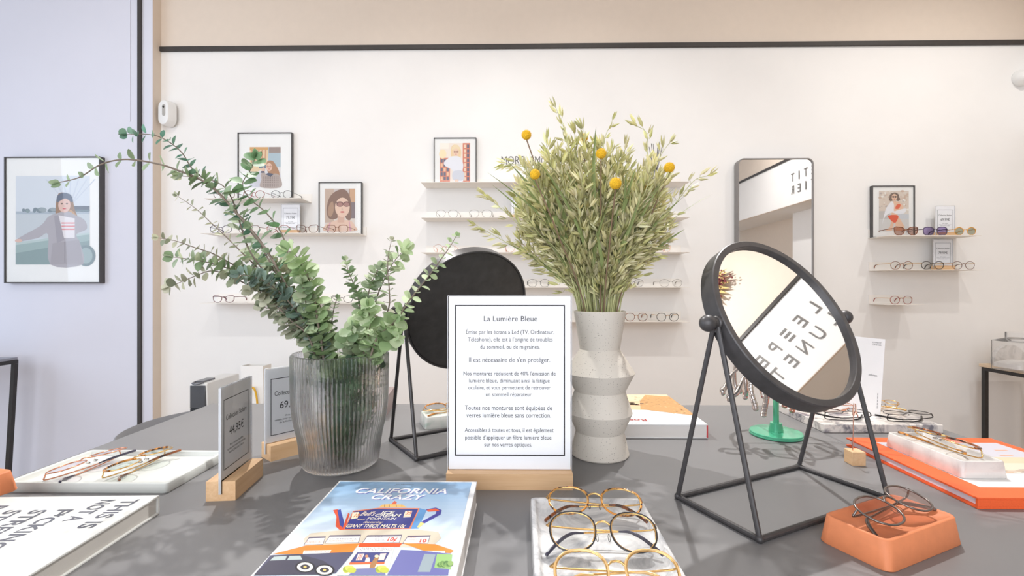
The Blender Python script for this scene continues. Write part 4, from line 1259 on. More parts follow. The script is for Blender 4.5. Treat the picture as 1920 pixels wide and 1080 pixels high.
shelf_sign(527, 563, 2.745, zL[1], 'Collection Atelier', '79,99\u20ac', 'small price sign behind the red glasses on the five-pair shelf')
shelf_sign(959, 994, 2.745, zC[1], 'Collection Atelier', '49,95\u20ac', 'small price sign reading 49,95€ beside the oats on the second long shelf')
shelf_sign(1755, 1789, 2.745, zR[0], 'Collection Atelier', '69,99\u20ac', 'small price sign behind the purple sunglasses beside the bikini photo')
shelf_sign(1751, 1785, 2.745, zR[1], 'Collection Atelier', '79,99\u20ac', 'small price sign between the sunglasses shelf and the three-pair shelf')

# ------------------------------------------------------------------ round table mirrors on black wire stands
iron = plain('black_iron', (78, 76, 77), .42, .35, vary=.15, nscale=60, bmp=.05)
iron_dark = plain('mirror_back_black', (58, 56, 55), .55, vary=.2, nscale=50)


def table_mirror(label, ctr, ang, tilt, half_l, half_d, R, hz, back_to_viewer=False, ext=.158):
    """axis along local x; the glass looks along local -Y tilted up; wire base half_l x half_d"""
    t = thing('table_mirror', label, 'mirror', (ctr.x, ctr.y, TZ), ang)
    rr = .0042
    mb = MB()
    c = [(-half_l, -half_d), (half_l, -half_d), (half_l, half_d), (-half_l, half_d)]
    for i in range(4):
        a, b = c[i], c[(i + 1) % 4]
        mb.tube([(a[0], a[1], rr), (b[0], b[1], rr)], rr, 10)
        mb.ball((a[0], a[1], rr + .0003), rr * 1.35, 12, 8)
    mb.build('base_frame', iron, t)
    for s in (-1, 1):
        for q in (-1, 1):
            mb = MB(); mb.tube([(s * half_l, q * half_d, rr), (s * (ext - .008), q * .004, hz - .006)], .0038, 10)
            mb.build('leg', iron, t)
        mb = MB(); mb.ball((s * (ext + .008), 0, hz), .0125, 20, 14); mb.tube([(s * (ext - .001), 0, hz), (s * (R - .004), 0, hz)], .0085, 14)
        mb.tube([(s * (ext - .012), 0, hz - .002), (s * (ext - .012), 0, hz - .014)], .006, 10)
        mb.lathe([(.0105, 0), (.0105, .0035), (.009, .005), (.0001, .005)], 16, Matrix.Translation((s * (R + .002), 0, hz)) @ Matrix.Rotation(s * pi / 2, 4, 'Y') @ Matrix.Translation((0, 0, -.002)))
        mb.build('pivot', iron, t)
    M = Matrix.Translation((0, 0, hz)) @ Matrix.Rotation(radians(90) - radians(tilt), 4, 'X')   # local z of disc = glass normal
    th = .024
    mb = MB(); ri = R - .0118
    mb.lathe([(R - .001, -th / 2 - .004), (R, -th / 2 - .003), (R, th / 2 - .0015), (R - .0015, th / 2), (ri + .001, th / 2), (ri, th / 2 - .001), (ri, -th / 2 + .001), (R - .0045, -th / 2 + .001), (R - .0035, -th / 2 - .004)], 96, M, closed=True)
    rim = mb.build('round_frame', iron, t)
    if back_to_viewer is False:
        pass
    mb = MB(); mb.lathe([(.0001, th / 2 - .0065), (ri + .002, th / 2 - .0065), (ri + .002, th / 2 - .0105), (.0001, th / 2 - .0105)], 72, M)
    mb.build('mirror_glass', mirror_glass, t)
    mb = MB(); mb.lathe([(.0001, -th / 2 - .0012), (R - .0052, -th / 2 - .0012), (R - .0047, -th / 2 - .0007), (R - .0047, -th / 2 + .0008), (.0001, -th / 2 + .0008)], 72, M)
    mb.build('back_plate', iron_dark, t)
    return t


c4 = [G(*p, z=TZ + .004) for p in ((1437, 1013), (1268, 933), (1490, 876), (1663, 927))]
cm = sum(c4, Vector()) / 4
table_mirror('round mirror on a black wire stand reflecting grey sign letters', cm, radians(26.5), 30.0, .1515, .0735, .1465, .2885)
lm = Vector((-.119, 1.087, 0))
table_mirror('round mirror turned away, showing its black back, behind the Lumière Bleue sign', lm, radians(34.3) + pi, 24, .1515, .0735, .147, .291)

# ------------------------------------------------------------------ pliers stand
green = plain('green_enamel', (84, 184, 146), .22, .25, vary=.04, coat=.4)
steel = plain('bright_steel', (206, 198, 194), .22, 1.0, vary=0)
copper = plain('rose_steel', (214, 170, 152), .25, 1.0, vary=0)
gx = G(1455, 809, TZ + .008)
t = thing('pliers_stand', 'green metal stand with round foot holding optician pliers', 'stand', (gx.x, gx.y, TZ))
mb = MB(); mb.lathe([(.053, 0), (.0565, .0015), (.0565, .004), (.0555, .0048), (.0555, .0078), (.054, .009), (.0001, .009)], 56); mb.build('round_foot', green, t)
mb = MB(); mb.lathe([(.0155, .0092), (.0155, .012), (.0125, .027), (.0125, .0285), (.0001, .0285)], 32); mb.build('collar', green, t)
mb = MB(); mb.lathe([(.0065, .0286), (.0055, .19), (.0001, .19)], 20); mb.build('pole', green, t)
mb = MB(); mb.lathe([(.095, .166), (.097, .1675), (.097, .1695), (.095, .171), (.088, .171), (.088, .166)], 48, closed=True)
for k in range(4):
    a = k * pi / 2; mb.tube([(.006 * cos(a), .006 * sin(a), .1685), (.09 * cos(a), .09 * sin(a), .1685)], .0025, 8)
mb.build('ring_holder', green, t)
PG = 'pliers hanging on the green stand'
for k, (px_, pz, mt, lab) in enumerate(((1361, .092, steel, 'slim steel pliers hanging farthest from the green pole, beside the mirror post'), (1392, .085, steel, 'steel pliers with plain curved handles behind the mirror post'),
                                   (1424, .058, steel, 'steel pliers with ridged grip hanging low beside the green pole'), (1439, .066, steel, 'smooth steel pliers hanging right beside the green pole'),
                                   (1477, .062, copper, 'rose-coloured pliers showing below the mirror rim past the green pole'), (1524, .058, copper, 'rose-coloured pliers showing below the mirror rim above the marble slab edge'))):
    y_ = gx.y + (-.085, -.03, -.082, .06, -.06, -.05)[k] * .9
    x_ = WP(px_, 760, y_).x
    d = Vector((x_ - gx.x, y_ - gx.y, 0)); d = d.normalized() * .098
    bx, by = gx.x + d.x, gx.y + d.y
    p = thing('pliers', lab, 'pliers', (bx, by, TZ), atan2(d.y, d.x), PG)
    out = max(-.04, (Vector((x_ - gx.x, y_ - gx.y, 0)).length - .098))
    for s in (-1, 1):
        zl = pz + (.004 if s > 0 else .014)
        P = catmull([(.003, s * .003, .186), (.006, s * .008, .170), (.005 + out * .4, s * .016, .145), (.004 + out * .75, s * .0165, .115), (out, s * .009, zl + .012), (out, s * .0075, zl)], 8)
        mb = MB(); n = len(P)
        rad = [(.0024 + .0034 * sin(min(1.0, i / n * 1.25) * pi / 2) ** 2) * (1 if i < n - 3 else (.9, .7, .35)[i - n + 3]) for i in range(n)]
        mb.tube(P, rad, 14)
        if 'ridged' in lab:
            for q in range(18, n - 4, 2): mb.ball(P[q], rad[q] * 1.16, 14, 8, sc=(1, 1, .28))
        mb.build('handle', mt, p)
    mb = MB(); mb.ball((.004, 0, .187), .007, 12, 8, sc=(.7, 1, 1)); mb.tube([(.004, .003, .19), (.002, .003, .21), (.002, .001, .225)], [.0045, .0035, .0015], 8); mb.tube([(.004, -.003, .19), (.002, -.003, .21), (.002, -.001, .225)], [.0045, .0035, .0015], 8)
    mb.build('jaw', mt, p)

# ------------------------------------------------------------------ marble slab with glasses and leaflet
marble_slab = marble('marble_speckled', (234, 228, 222), (122, 120, 130), 26, .2, (.48, .64), .8)
mb = MB(); mb.box(.7145, .992, 1.139, 1.335, TZ, TZ + .0195)
tag(mb.build('marble_slab', marble_slab, None, bev=.0012), 'square speckled marble slab at the far table corner carrying several glasses', 'slab')
zs = TZ + .0197
SL = 'glasses on the marble slab'
glasses('black glasses on the marble slab, partly behind the mirror frame', (.790, 1.178, zs), radians(182), SL, shape='round', rim='metal_black', rr=.0008, pose='lie', tilt=0, lw=.044, lh=.040)
glasses('black wire glasses on the marble slab in front of the white leaflet', (.928, 1.166, zs), radians(184), SL, shape='round', rim='metal_black', rr=.0008, pose='lie', tilt=0, lw=.044, lh=.040)
glasses('thin gold glasses at the back corner of the marble slab', (.952, 1.275, zs), radians(-12), SL, shape='round', rim='metal_gold', rr=.0010, pose='lie', tilt=8, lw=.030, lh=.034, gap=.014)
glasses('rose gold glasses on the marble slab beneath the mirror rim', (.800, 1.262, zs), radians(170), SL, shape='round', rim='metal_rose', rr=.0010, pose='lie', tilt=0, lw=.046, lh=.040)
lf = thing('leaflet', 'white printed leaflet standing on the marble slab beside the mirror', 'leaflet', (.893, 1.2035, zs), radians(-71))
mb = MB(); mb.add([(x, (.012 * z / .19 if True else 0) + y, z) for y in (0, .0009) for x, z in ((-.11, 0), (0, 0), (0.004, .193), (-.11, .193))], [(0, 1, 2, 3), (7, 6, 5, 4), (0, 4, 5, 1), (1, 5, 6, 2), (2, 6, 7, 3), (3, 7, 4, 0)])
sh_ = mb.build('paper', paper_white, lf)
mb = MB()
LMx = Matrix(((1, 0, 0, 0), (0, 12 / 190, -1, -.0003), (0, 1, 0, 0), (0, 0, 0, 1)))
write(mb, 'LE\u2261PETIT', -.026, -.004, .181, .0034, 0, LMx); write(mb, 'LUNETIER', -.026, -.004, .1755, .0034, 0, LMx)
write(mb, 'adorez.', -.032, -.010, .098, .0055, 0, LMx)
for k in range(5): mb.add([(-.008, .02 + .008 * k, 0), (-.0068, .02 + .008 * k, 0), (-.0068, .026 + .008 * k, 0), (-.008, .026 + .008 * k, 0)], [(0, 1, 2, 3)], LMx)
mb.build('print', plain('print_grey', (110, 108, 112), .6, vary=0), sh_)

# wooden block with a wire card clip
p = G(1599, 873.7)
t = thing('card_clip', 'small wooden cube with a wire clip beside the orange book', 'card holder', (p.x + .0125, p.y + .0125, TZ), radians(-2))
mb = MB(); mb.box(-.0125, .0125, -.0125, .0125, 0, .026); mb.build('wooden_cube', base_wood_y, t, bev=.0006)
mb = MB(); mb.tube([(-.004, 0, .0262), (-.003, 0, .07), (-.0025, 0, .098)], .0009, 8); mb.build('wire', copper, t)
mb = MB(); mb.tube([(-.0025, 0, .093), (-.003, 0, .104), (-.0015, 0, .117)], [.0022, .0016, .0012], 8, flat=.7); mb.tube([(-.001, 0, .094), (.002, 0, .103), (.0012, 0, .116)], [.002, .0016, .0012], 8, flat=.7); mb.ball((.003, 0, .099), .0022, 8, 6); mb.tube([(.002, 0, .097), (.0055, 0, .094), (.006, 0, .090)], .0009, 6)
mb.build('clip', copper, t)
# ================================================================== ribbed glass vase with eucalyptus
def ribbed_glass():
    m = bpy.data.materials.new('ribbed_glass')
    m.use_nodes = True
    nt = m.node_tree
    nt.nodes.remove(nt.nodes['Principled BSDF'])
    tr = nt.nodes.new('ShaderNodeBsdfTransparent'); tr.inputs[0].default_value = (1, 1, 1, 1)
    gl = nt.nodes.new('ShaderNodeBsdfGlass'); gl.inputs['IOR'].default_value = 1.45; gl.inputs['Roughness'].default_value = .0
    gl.inputs[0].default_value = (1, 1, 1, 1)
    mx = nt.nodes.new('ShaderNodeMixShader'); mx.inputs[0].default_value = .62
    nt.links.new(tr.outputs[0], mx.inputs[1]); nt.links.new(gl.outputs[0], mx.inputs[2])
    nt.links.new(mx.outputs[0], nt.nodes['Material Output'].inputs[0])
    return m


GV = Vector((-.3435, .917, TZ))
PROFILE = [(.0, .0555), (.002, .062), (.006, .0675), (.013, .0705), (.03, .072), (.045, .0735), (.062, .0760), (.0835, .0812), (.10, .0842), (.12, .0862), (.15, .0875), (.18, .0878), (.2125, .0878)]
mb = MB()
NR, PER = 76, 6
SEGS = NR * PER
rs = []
for z, r in PROFILE:
    amp = .0021 * min(1, z / .02)
    rs.append([((r - amp + amp * 2 * abs(cos(pi * i / PER)) ** 1.0) * cos(2 * pi * i / SEGS), (r - amp + amp * 2 * abs(cos(pi * i / PER))) * sin(2 * pi * i / SEGS), z) for i in range(SEGS)])
ring = lambda r, z: [(r * cos(2 * pi * i / SEGS), r * sin(2 * pi * i / SEGS), z) for i in range(SEGS)]
rs.append(ring(.0876, .2155)); rs.append(ring(.0866, .2165)); rs.append(ring(.0852, .2155))
for z, r in reversed(PROFILE):
    if z > .012: rs.append(ring(r - .0042, z))
rs.append(ring(.06, .0095)); rs.append(ring(.03, .0088))
mb.rings(rs)
o = mb.build('glass_vase', ribbed_glass(), None, sharp=80)
o.location = GV + Vector((0, 0, .0003))
tag(o, 'tall ribbed clear glass vase holding long eucalyptus branches', 'vase')

bark = plain('eucalyptus_stem', (122, 108, 96), .6, vary=.2, nscale=120)
rndE = random.Random(11)
GREENS = [(156, 177, 139), (173, 189, 154), (139, 162, 125), (186, 200, 167), (127, 149, 110), (199, 208, 178), (163, 177, 152)]
GREYS = [(180, 183, 159), (192, 193, 169), (163, 168, 144), (203, 202, 180), (152, 160, 135), (186, 187, 159)]
BRIGHT = [(169, 191, 144), (188, 206, 163), (152, 177, 129), (201, 217, 178), (142, 166, 120)]


def leaf(mb, base, axis, nrm, ln, wd, col):
    """one cupped round leaf from its stalk point"""
    axis = axis.normalized(); side = axis.cross(nrm).normalized(); n = side.cross(axis).normalized()
    out = [(0, 0, 0), (.10, .20, .02), (.28, .44, .07), (.52, .52, .10), (.76, .42, .08), (.93, .18, .03), (1.0, 0, 0), (.93, -.18, .03), (.76, -.42, .08), (.52, -.52, .10), (.28, -.44, .07), (.10, -.20, .02)]
    vs = [base + axis * (a * ln) + side * (b * wd) + n * (c * ln) for a, b, c in out]
    vs.append(base + axis * (.5 * ln) - n * (.01 * ln))
    vs.append(base + axis * (.22 * ln) - n * (.005 * ln)); vs.append(base + axis * (.8 * ln))
    fs = [(0, 1, 13), (1, 2, 13), (2, 12, 13), (2, 3, 12), (3, 4, 12), (4, 14, 12), (4, 5, 14), (5, 6, 14), (6, 7, 14), (7, 8, 14), (8, 12, 14), (8, 9, 12), (9, 10, 12), (10, 13, 12), (10, 11, 13), (11, 0, 13)]
    mb.add(vs, fs, None, col)


def branch(label, pix, y0, y1, big, small, gap0, gap1, pal, start=.0, stem=.0022, group='eucalyptus branches in the glass vase', lush=2, wide=.95, foot=None):
    """pix: way points from the vase mouth outwards in picture pixels; y0..y1 distance from the viewer along the way"""
    n = len(pix); small *= 1.14; big *= .94
    P = []
    f = foot or (rndE.uniform(-.035, .035), rndE.uniform(-.035, .035))
    P.append(Vector((GV.x + f[0], GV.y + f[1], TZ + .0095 + stem)))
    for i, (px, py) in enumerate(pix):
        P.append(WP(px, py, y0 + (y1 - y0) * (i / max(1, n - 1)) ** 1.2))
    C = catmull(P, 10)
    t = thing('eucalyptus_branch', label, 'eucalyptus', P[0], 0, group)
    C = [p - P[0] for p in C]
    N = len(C)
    mb = MB(); mb.tube(C, [stem * (1 - .78 * i / (N - 1)) for i in range(N)], 7); mb.build('stem', bark, t)
    # arc length walk
    d = [0.0]
    for a, b in zip(C, C[1:]): d.append(d[-1] + (b - a).length)
    tot = d[-1]
    mb = MB(); s = tot * start; k = 0
    ph = rndE.uniform(0, pi)
    while s < tot:
        u = s / tot
        i = max(j for j in range(N) if d[j] <= s); i = min(i, N - 2)
        q = (s - d[i]) / max(1e-6, d[i + 1] - d[i])
        p = C[i].lerp(C[i + 1], q); T = (C[i + 1] - C[i]).normalized()
        A = T.orthogonal().normalized(); B = T.cross(A)
        v = max(0.0, (u - start) / max(1e-6, 1 - start))
        ln = (big + (small - big) * v ** 1.3) * rndE.uniform(.85, 1.12)
        m_ = lush if v < .92 else 2
        for j in range(m_):
            a = ph + k * (pi / 2 if lush == 2 else 1.15) + j * 2 * pi / m_ + rndE.uniform(-.3, .3)
            R = A * cos(a) + B * sin(a)
            ax = (R + T * rndE.uniform(.05, .5)).normalized()
            c = rndE.choice(pal); g = rndE.uniform(.88, 1.1)
            leaf(mb, p + R * .001, ax, (T * .75 + R * rndE.uniform(-.5, .2) + Vector((rndE.uniform(-.5, .5), rndE.uniform(-1.1, -.1), rndE.uniform(-.2, .7)))).normalized(), ln, ln * wide * rndE.uniform(.85, 1.05), tuple(min(255, int(x * g)) for x in c))
        s += (gap0 + (gap1 - gap0) * v) * rndE.uniform(.85, 1.15)
        k += 1
    # tuft at the tip
    T = (C[-1] - C[-2]).normalized(); A = T.orthogonal().normalized(); B = T.cross(A)
    for j in range(4):
        a = j * pi / 2 + ph
        leaf(mb, C[-1], (T * 1.2 + A * cos(a) * .6 + B * sin(a) * .6).normalized(), A * sin(a) - B * cos(a), small * .8, small * .6, rndE.choice(pal))
    mb.build('foliage', leafink, t)
    return t


V = (612, 662)
branch('long bare-stemmed eucalyptus branch arching up to the picture frame at far left', [(590, 655), (548, 560), (500, 470), (440, 395), (390, 345), (330, 318), (290, 306), (235, 299), (190, 308), (150, 332), (112, 342)], .90, .80, .030, .016, .026, .020, [(150, 172, 138), (136, 158, 126), (160, 180, 150)], start=.42, stem=.0032, wide=.6, lush=2)
branch('eucalyptus branch curving to its blue-green tip over the black upright', [(588, 655), (540, 555), (485, 455), (430, 385), (395, 345), (362, 318), (340, 285), (310, 262), (280, 252), (238, 252)], .92, .82, .026, .014, .019, .009, [(96, 140, 120), (112, 152, 132), (128, 164, 142)], start=.45, wide=.78)
branch('leafy eucalyptus branch in dark round leaves before the largest framed photo', [(600, 650), (560, 580), (505, 520), (468, 470), (452, 425), (440, 385), (420, 350), (385, 335), (340, 330)], .93, .86, .031, .019, .018, .011, GREENS, start=.30, stem=.0026)
branch('eucalyptus branch ending in a round cluster before the largest framed photo', [(600, 650), (585, 580), (548, 500), (529, 440), (500, 400), (468, 372), (455, 345), (470, 318), (478, 298)], .92, .88, .022, .021, .026, .010, [(118, 152, 112), (104, 140, 100), (134, 164, 126)], start=.40)
branch('thin eucalyptus branch with grey narrow leaves pointing at the wall corner', [(592, 650), (545, 580), (490, 510), (455, 475), (420, 440), (398, 420), (368, 392), (332, 367)], .93, .90, .024, .010, .022, .014, GREYS, start=.40, wide=.62)
branch('grey-leaved eucalyptus branch reaching left, uppermost of the three low tips', [(590, 652), (540, 580), (480, 520), (435, 495), (400, 476), (365, 464), (330, 452), (297, 446)], .91, .84, .025, .012, .017, .010, GREYS, start=.34, wide=.78)
branch('dark green eucalyptus branch reaching left, middle of the three low tips', [(590, 655), (545, 590), (490, 535), (445, 510), (405, 496), (370, 488), (325, 482)], .90, .82, .028, .018, .015, .008, GREENS, start=.34, wide=.95, lush=3)
branch('grey-green eucalyptus branch reaching left, lowest of the three low tips', [(588, 655), (545, 600), (490, 550), (440, 522), (400, 508), (365, 518), (318, 538)], .89, .82, .025, .015, .015, .010, GREYS, start=.34, wide=.85)
branch('bushy eucalyptus branch with glossy bright round leaves at the heart of the bunch', [(604, 650), (596, 605), (590, 560), (578, 520), (560, 485), (540, 470)], .89, .86, .028, .024, .010, .006, BRIGHT, start=.38, lush=3, stem=.0026)
branch('bushy eucalyptus branch with dusty blue-grey leaves at the heart of the bunch', [(600, 652), (575, 610), (545, 570), (512, 538), (480, 520), (448, 515)], .90, .84, .025, .018, .010, .007, [(150, 170, 160), (132, 152, 142), (168, 184, 174), (116, 138, 122)], start=.36, lush=3)
G2 = 'inner eucalyptus branches'
for q in ([(600, 654), (578, 622), (555, 590), (525, 560), (500, 548), (470, 545)], [(598, 655), (572, 630), (548, 606), (520, 584), (492, 575)], [(608, 650), (600, 600), (585, 545), (560, 510), (520, 490)], [(604, 652), (590, 625), (578, 592), (572, 560), (566, 530)], [(606, 655), (592, 640), (575, 632), (552, 620), (530, 600)], [(612, 655), (608, 630), (604, 600), (600, 570)], [(603, 650), (580, 600), (546, 548), (515, 510), (486, 488), (468, 478)]):
    branch('short leafy eucalyptus branch in the dense left half of the bunch', q, .93, rndE.choice((.85, .9, .96)), .026, .018, .012, .009, rndE.choice((GREENS, GREYS, GREENS)), start=.40, lush=3, group=G2)
branch('upright eucalyptus spray with close-set pointed tip above the vase middle', [(668, 652), (676, 600), (672, 560), (662, 530), (654, 510), (648, 488)], .93, .95, .025, .012, .010, .006, GREENS, start=.42, lush=3)
branch('tall eucalyptus sprig with wide-spaced flat leaves, topmost of the right half', [(690, 650), (706, 620), (728, 580), (730, 545), (727, 510), (728, 480), (734, 450)], .92, .94, .022, .009, .016, .009, GREYS, start=.42, wide=.6)
branch('eucalyptus branch ending in a crinkled green tuft right of the tall sprig', [(684, 652), (696, 600), (706, 560), (720, 525), (738, 492), (760, 466)], .94, .97, .022, .024, .020, .007, BRIGHT, start=.50)
branch('eucalyptus branch with large pale green leaves lying across the black round mirror back', [(700, 652), (722, 625), (745, 598), (764, 568), (782, 545), (802, 520), (824, 490), (842, 465), (856, 442)], .88, .86, .032, .009, .018, .010, BRIGHT, start=.40, wide=.85)
branch('small dark eucalyptus sprig standing alone over the vase rim', [(622, 655), (621, 630), (622, 605), (627, 575), (632, 560)], .92, .93, .020, .011, .011, .008, GREENS, start=.46)
branch('bushy eucalyptus branch in the middle of the right half of the bunch', [(676, 655), (682, 620), (688, 585), (692, 545), (702, 518), (712, 502)], .92, .95, .027, .017, .011, .008, GREENS, start=.42, lush=3)
for q in ([(656, 655), (662, 632), (672, 608), (680, 590)], [(690, 655), (700, 640), (715, 625), (732, 610), (742, 600)], [(700, 655), (718, 645), (730, 640), (742, 632)], [(664, 656), (650, 646), (655, 630), (660, 618)], [(684, 655), (690, 630), (694, 605), (690, 575)]):
    branch('short round-leaved eucalyptus branch low in the right half of the bunch', q, .90, .86, .029, .022, .012, .010, rndE.choice((BRIGHT, GREENS)), start=.46, lush=2, group=G2)
# leafy lower stems standing inside the glass
for q in range(6):
    a = q * 2.4; r = .02 + .03 * (q % 3) / 2
    x, y = GV.x + .02 + r * cos(a), GV.y + r * sin(a)
    top = Vector((GV.x + .01 + .055 * cos(a + .4), GV.y + .05 * sin(a + .4), TZ + .20))
    fx = cos(a) * r * .5, sin(a) * r * .5
    p = top
    u = Vector((p.x, p.y, p.z - CZ)); t_ = p.y
    # picture way points of two heights inside the vase
    def to_px(pt):
        c, s = cos(YAW), sin(YAW)
        d_ = -pt.x * s + pt.y * c
        return (960 + FPX * (pt.x * c + pt.y * s) / d_, 540 - FPX * (pt.z - CZ) / d_)
    mid = Vector((GV.x + .015 + .035 * cos(a), GV.y + .03 * sin(a), TZ + .11))
    branch('leafy eucalyptus stem standing inside the ribbed glass', [to_px(mid), to_px(top)], mid.y, top.y, .026, .022, .013, .010, [(74, 104, 74), (92, 122, 88), (62, 88, 62), (110, 138, 104)], start=.06, lush=3, group='eucalyptus stems inside the glass', foot=fx)

# ================================================================== speckled vase with oats and yellow ball flowers
def speckled():
    m, nt, b = nodes_of('speckled_stoneware')
    v = coords(nt)
    vo = nt.nodes.new('ShaderNodeTexVoronoi'); vo.inputs['Scale'].default_value = 260
    nt.links.new(v, vo.inputs['Vector'])
    f = noise_tex(nt, v, 500, 2)
    ad = nt.nodes.new('ShaderNodeMath'); ad.operation = 'MULTIPLY_ADD'; ad.inputs[1].default_value = .35
    nt.links.new(f, ad.inputs[0]); nt.links.new(vo.outputs['Distance'], ad.inputs[2])
    nt.links.new(ramp(nt, ad.outputs[0], [(.27, lin((112, 100, 90))), (.33, lin((224, 217, 206)))]), b.inputs['Base Color'])
    b.inputs['Roughness'].default_value = .7
    bump(nt, b, f, .12)
    return m


SV = Vector(((1124 - 974) * .987 / FPX, .987, TZ))
mb = MB()
prof = [(.057, 0), (.0587, .002), (.0587, .004), (.0490, .048), (.0655, .0865), (.0514, .130), (.0704, .1675), (.0404, .215), (.0527, .290), (.0525, .2925), (.050, .2932), (.0488, .291), (.037, .216), (.035, .20), (.03, .05), (.0001, .03)]
mb.lathe(prof, 96, cap1=True)
o = mb.build('speckled_vase', speckled(), None, sharp=12)
o.location = SV + Vector((0, 0, .0003))
bv = o.modifiers.new('bevel', 'BEVEL'); bv.width = .0016; bv.segments = 3; bv.limit_method = 'ANGLE'; bv.angle_limit = radians(20)
tag(o, 'speckled off-white ceramic vase with zigzag profile holding the oats', 'vase')

rndO = random.Random(5)
OATS = [(228, 224, 174), (216, 214, 156), (234, 228, 186), (204, 204, 144), (222, 216, 168), (238, 232, 196), (212, 208, 154)]
straw = plain('oat_straw', (190, 192, 138), .65, vary=.15, nscale=80)
blade_m = plain('oat_blade', (142, 156, 100), .6, vary=.2, nscale=40)


def spikelet(mb, p, ax, ln, col):
    """drooping pair of pointed husks"""
    g_ = rndO.uniform(.9, 1.1)
    ax = ax.normalized(); s = ax.orthogonal().normalized(); s = (Matrix.Rotation(rndO.uniform(0, 6.28), 4, ax) @ s); n = ax.cross(s)
    for g in (-1, 1):
        d = (ax + s * .13 * g).normalized()
        w = ln * .125
        vs = [p, p + d * ln * .3 + s * g * w * .9, p + d * ln * .3 + n * w, p + d * ln * .3 - n * w, p + d * ln * .62 + s * g * w * .8, p + d * ln * .62 + n * w * .7, p + d * ln * .62 - n * w * .7, p + d * ln]
        mb.add(vs, [(0, 2, 1), (0, 1, 3), (1, 2, 5, 4), (3, 1, 4, 6), (4, 5, 7), (6, 4, 7), (0, 3, 2), (2, 3, 6, 5), (5, 6, 7)], None, tuple(min(250, int(k * g_)) for k in col))


def oat(label, pix, y1, group='oat stalks in the speckled vase', head=.5, nsp=30, blades=1, ln=.024, spread=.016):
    f = (rndO.uniform(-.02, .02), rndO.uniform(-.02, .02))
    P = [Vector((SV.x + f[0] * .6, SV.y + f[1] * .6, TZ + .035))]
    a0 = rndO.uniform(0, 6.28)
    # pass through the mouth ring
    tgt = WP(pix[-1][0], pix[-1][1], y1)
    dx = Vector((tgt.x - SV.x, tgt.y - SV.y)); k = min(1, dx.length / .16)
    dx = dx.normalized() * (.040 * k) if dx.length > 1e-4 else Vector((0, 0))
    P.append(Vector((SV.x + dx.x + rndO.uniform(-.006, .006), SV.y + dx.y + rndO.uniform(-.006, .006), TZ + .292)))
    n = len(pix)
    for i, (px, py) in enumerate(pix):
        u = (i + 1) / n
        P.append(WP(px, py, P[1].y + (y1 - P[1].y) * u))
    C = catmull(P, 8); B0 = P[0]
    t = thing('oat_stalk', label, 'oats', B0, 0, group)
    C = [p - B0 for p in C]; N = len(C)
    mb = MB(); mb.tube(C, [.0016 * (1 - .7 * i / (N - 1)) for i in range(N)], 5); mb.build('stem', straw, t)
    d = [0.0]
    for a, b in zip(C, C[1:]): d.append(d[-1] + (b - a).length)
    tot = d[-1]
    mb = MB()
    for j in range(nsp):
        s = tot * (1 - head + head * ((j + rndO.random()) / nsp) ** .9)
        i = min(max(q for q in range(N) if d[q] <= s), N - 2)
        p = C[i].lerp(C[i + 1], (s - d[i]) / max(1e-6, d[i + 1] - d[i])); T = (C[i + 1] - C[i]).normalized()
        v = max(0.0, (s / tot - (1 - head)) / head)
        A = T.orthogonal().normalized(); B = T.cross(A); a = rndO.uniform(0, 6.28)
        R = A * cos(a) + B * sin(a)
        off = R * spread * (1.1 - .8 * v) * rndO.uniform(.3, 1.2) + T * rndO.uniform(.0, .012)
        q = p + off
        mb.tube([p, p + off * .6 + T * .003, q], .00035, 3, col=(176, 178, 124))
        ax = (T * rndO.uniform(.5, 1.15) + R * rndO.uniform(.15, .85) + Vector((0, 0, -rndO.uniform(0, .3))))
        spikelet(mb, q, ax, ln * rndO.uniform(.8, 1.15), rndO.choice(OATS))
    spikelet(mb, C[-1], C[-1] - C[-2], ln, rndO.choice(OATS))
    mb.build('grain_head', leafink, t)
    for b_ in range(blades):
        s0 = rndO.randint(int(N * .42), int(N * .54))
        T = (C[s0 + 1] - C[s0]).normalized(); a = rndO.uniform(0, 6.28)
        R = (Vector((dx.x, dx.y, 0)) * 14 + Vector((cos(a) * .4, sin(a) * .4 - .35, 0))).normalized(); sd = R.cross(T).normalized()
        L_ = rndO.uniform(.11, .22); w = rndO.uniform(.004, .007)
        vs = []; fs = []
        for k in range(9):
            u = k / 8
            c = C[s0] + T * L_ * u * (1 - .15 * u) + R * L_ * (.10 * u + .30 * u * u)
            ww = w * (1 - u) ** .6 * (1 if k else .5)
            vs += [c - sd * ww + R * .0003, c - R * ww * .35, c + sd * ww + R * .0003]
            if k: fs += [(3 * k - 3, 3 * k - 2, 3 * k + 1, 3 * k), (3 * k - 2, 3 * k - 1, 3 * k + 2, 3 * k + 1)]
        mb = MB(); mb.add(vs, fs); mb.build('leaf_blade', blade_m, t)
    return t


# stalks that stand apart
oat('lowest drooping oat stalk reaching left over the black round mirror back', [(1075, 540), (1010, 485), (950, 455), (893, 422)], .95, 'outlying oat stalks', .38, 22, 0, .022, .012)
oat('drooping oat stalk reaching left past the price sign', [(1070, 520), (1000, 450), (955, 405), (909, 365)], .96, 'outlying oat stalks', .42, 28, 0, .023, .014)
oat('tallest oat stalk, rising highest above the bunch', [(1105, 480), (1085, 380), (1068, 290), (1058, 240), (1042, 202)], .98, 'outlying oat stalks', .5, 34, 0, .026, .012)
oat('oat stalk with a bowed tip at the upper right of the bunch', [(1155, 480), (1185, 380), (1212, 300), (1212, 250), (1190, 235)], .99, 'outlying oat stalks', .5, 30, 0, .024, .012)
oat('slender oat stalk leaning far out to the right', [(1165, 530), (1215, 450), (1260, 390), (1300, 340), (1325, 330)], .97, 'outlying oat stalks', .4, 22, 1, .024, .022)
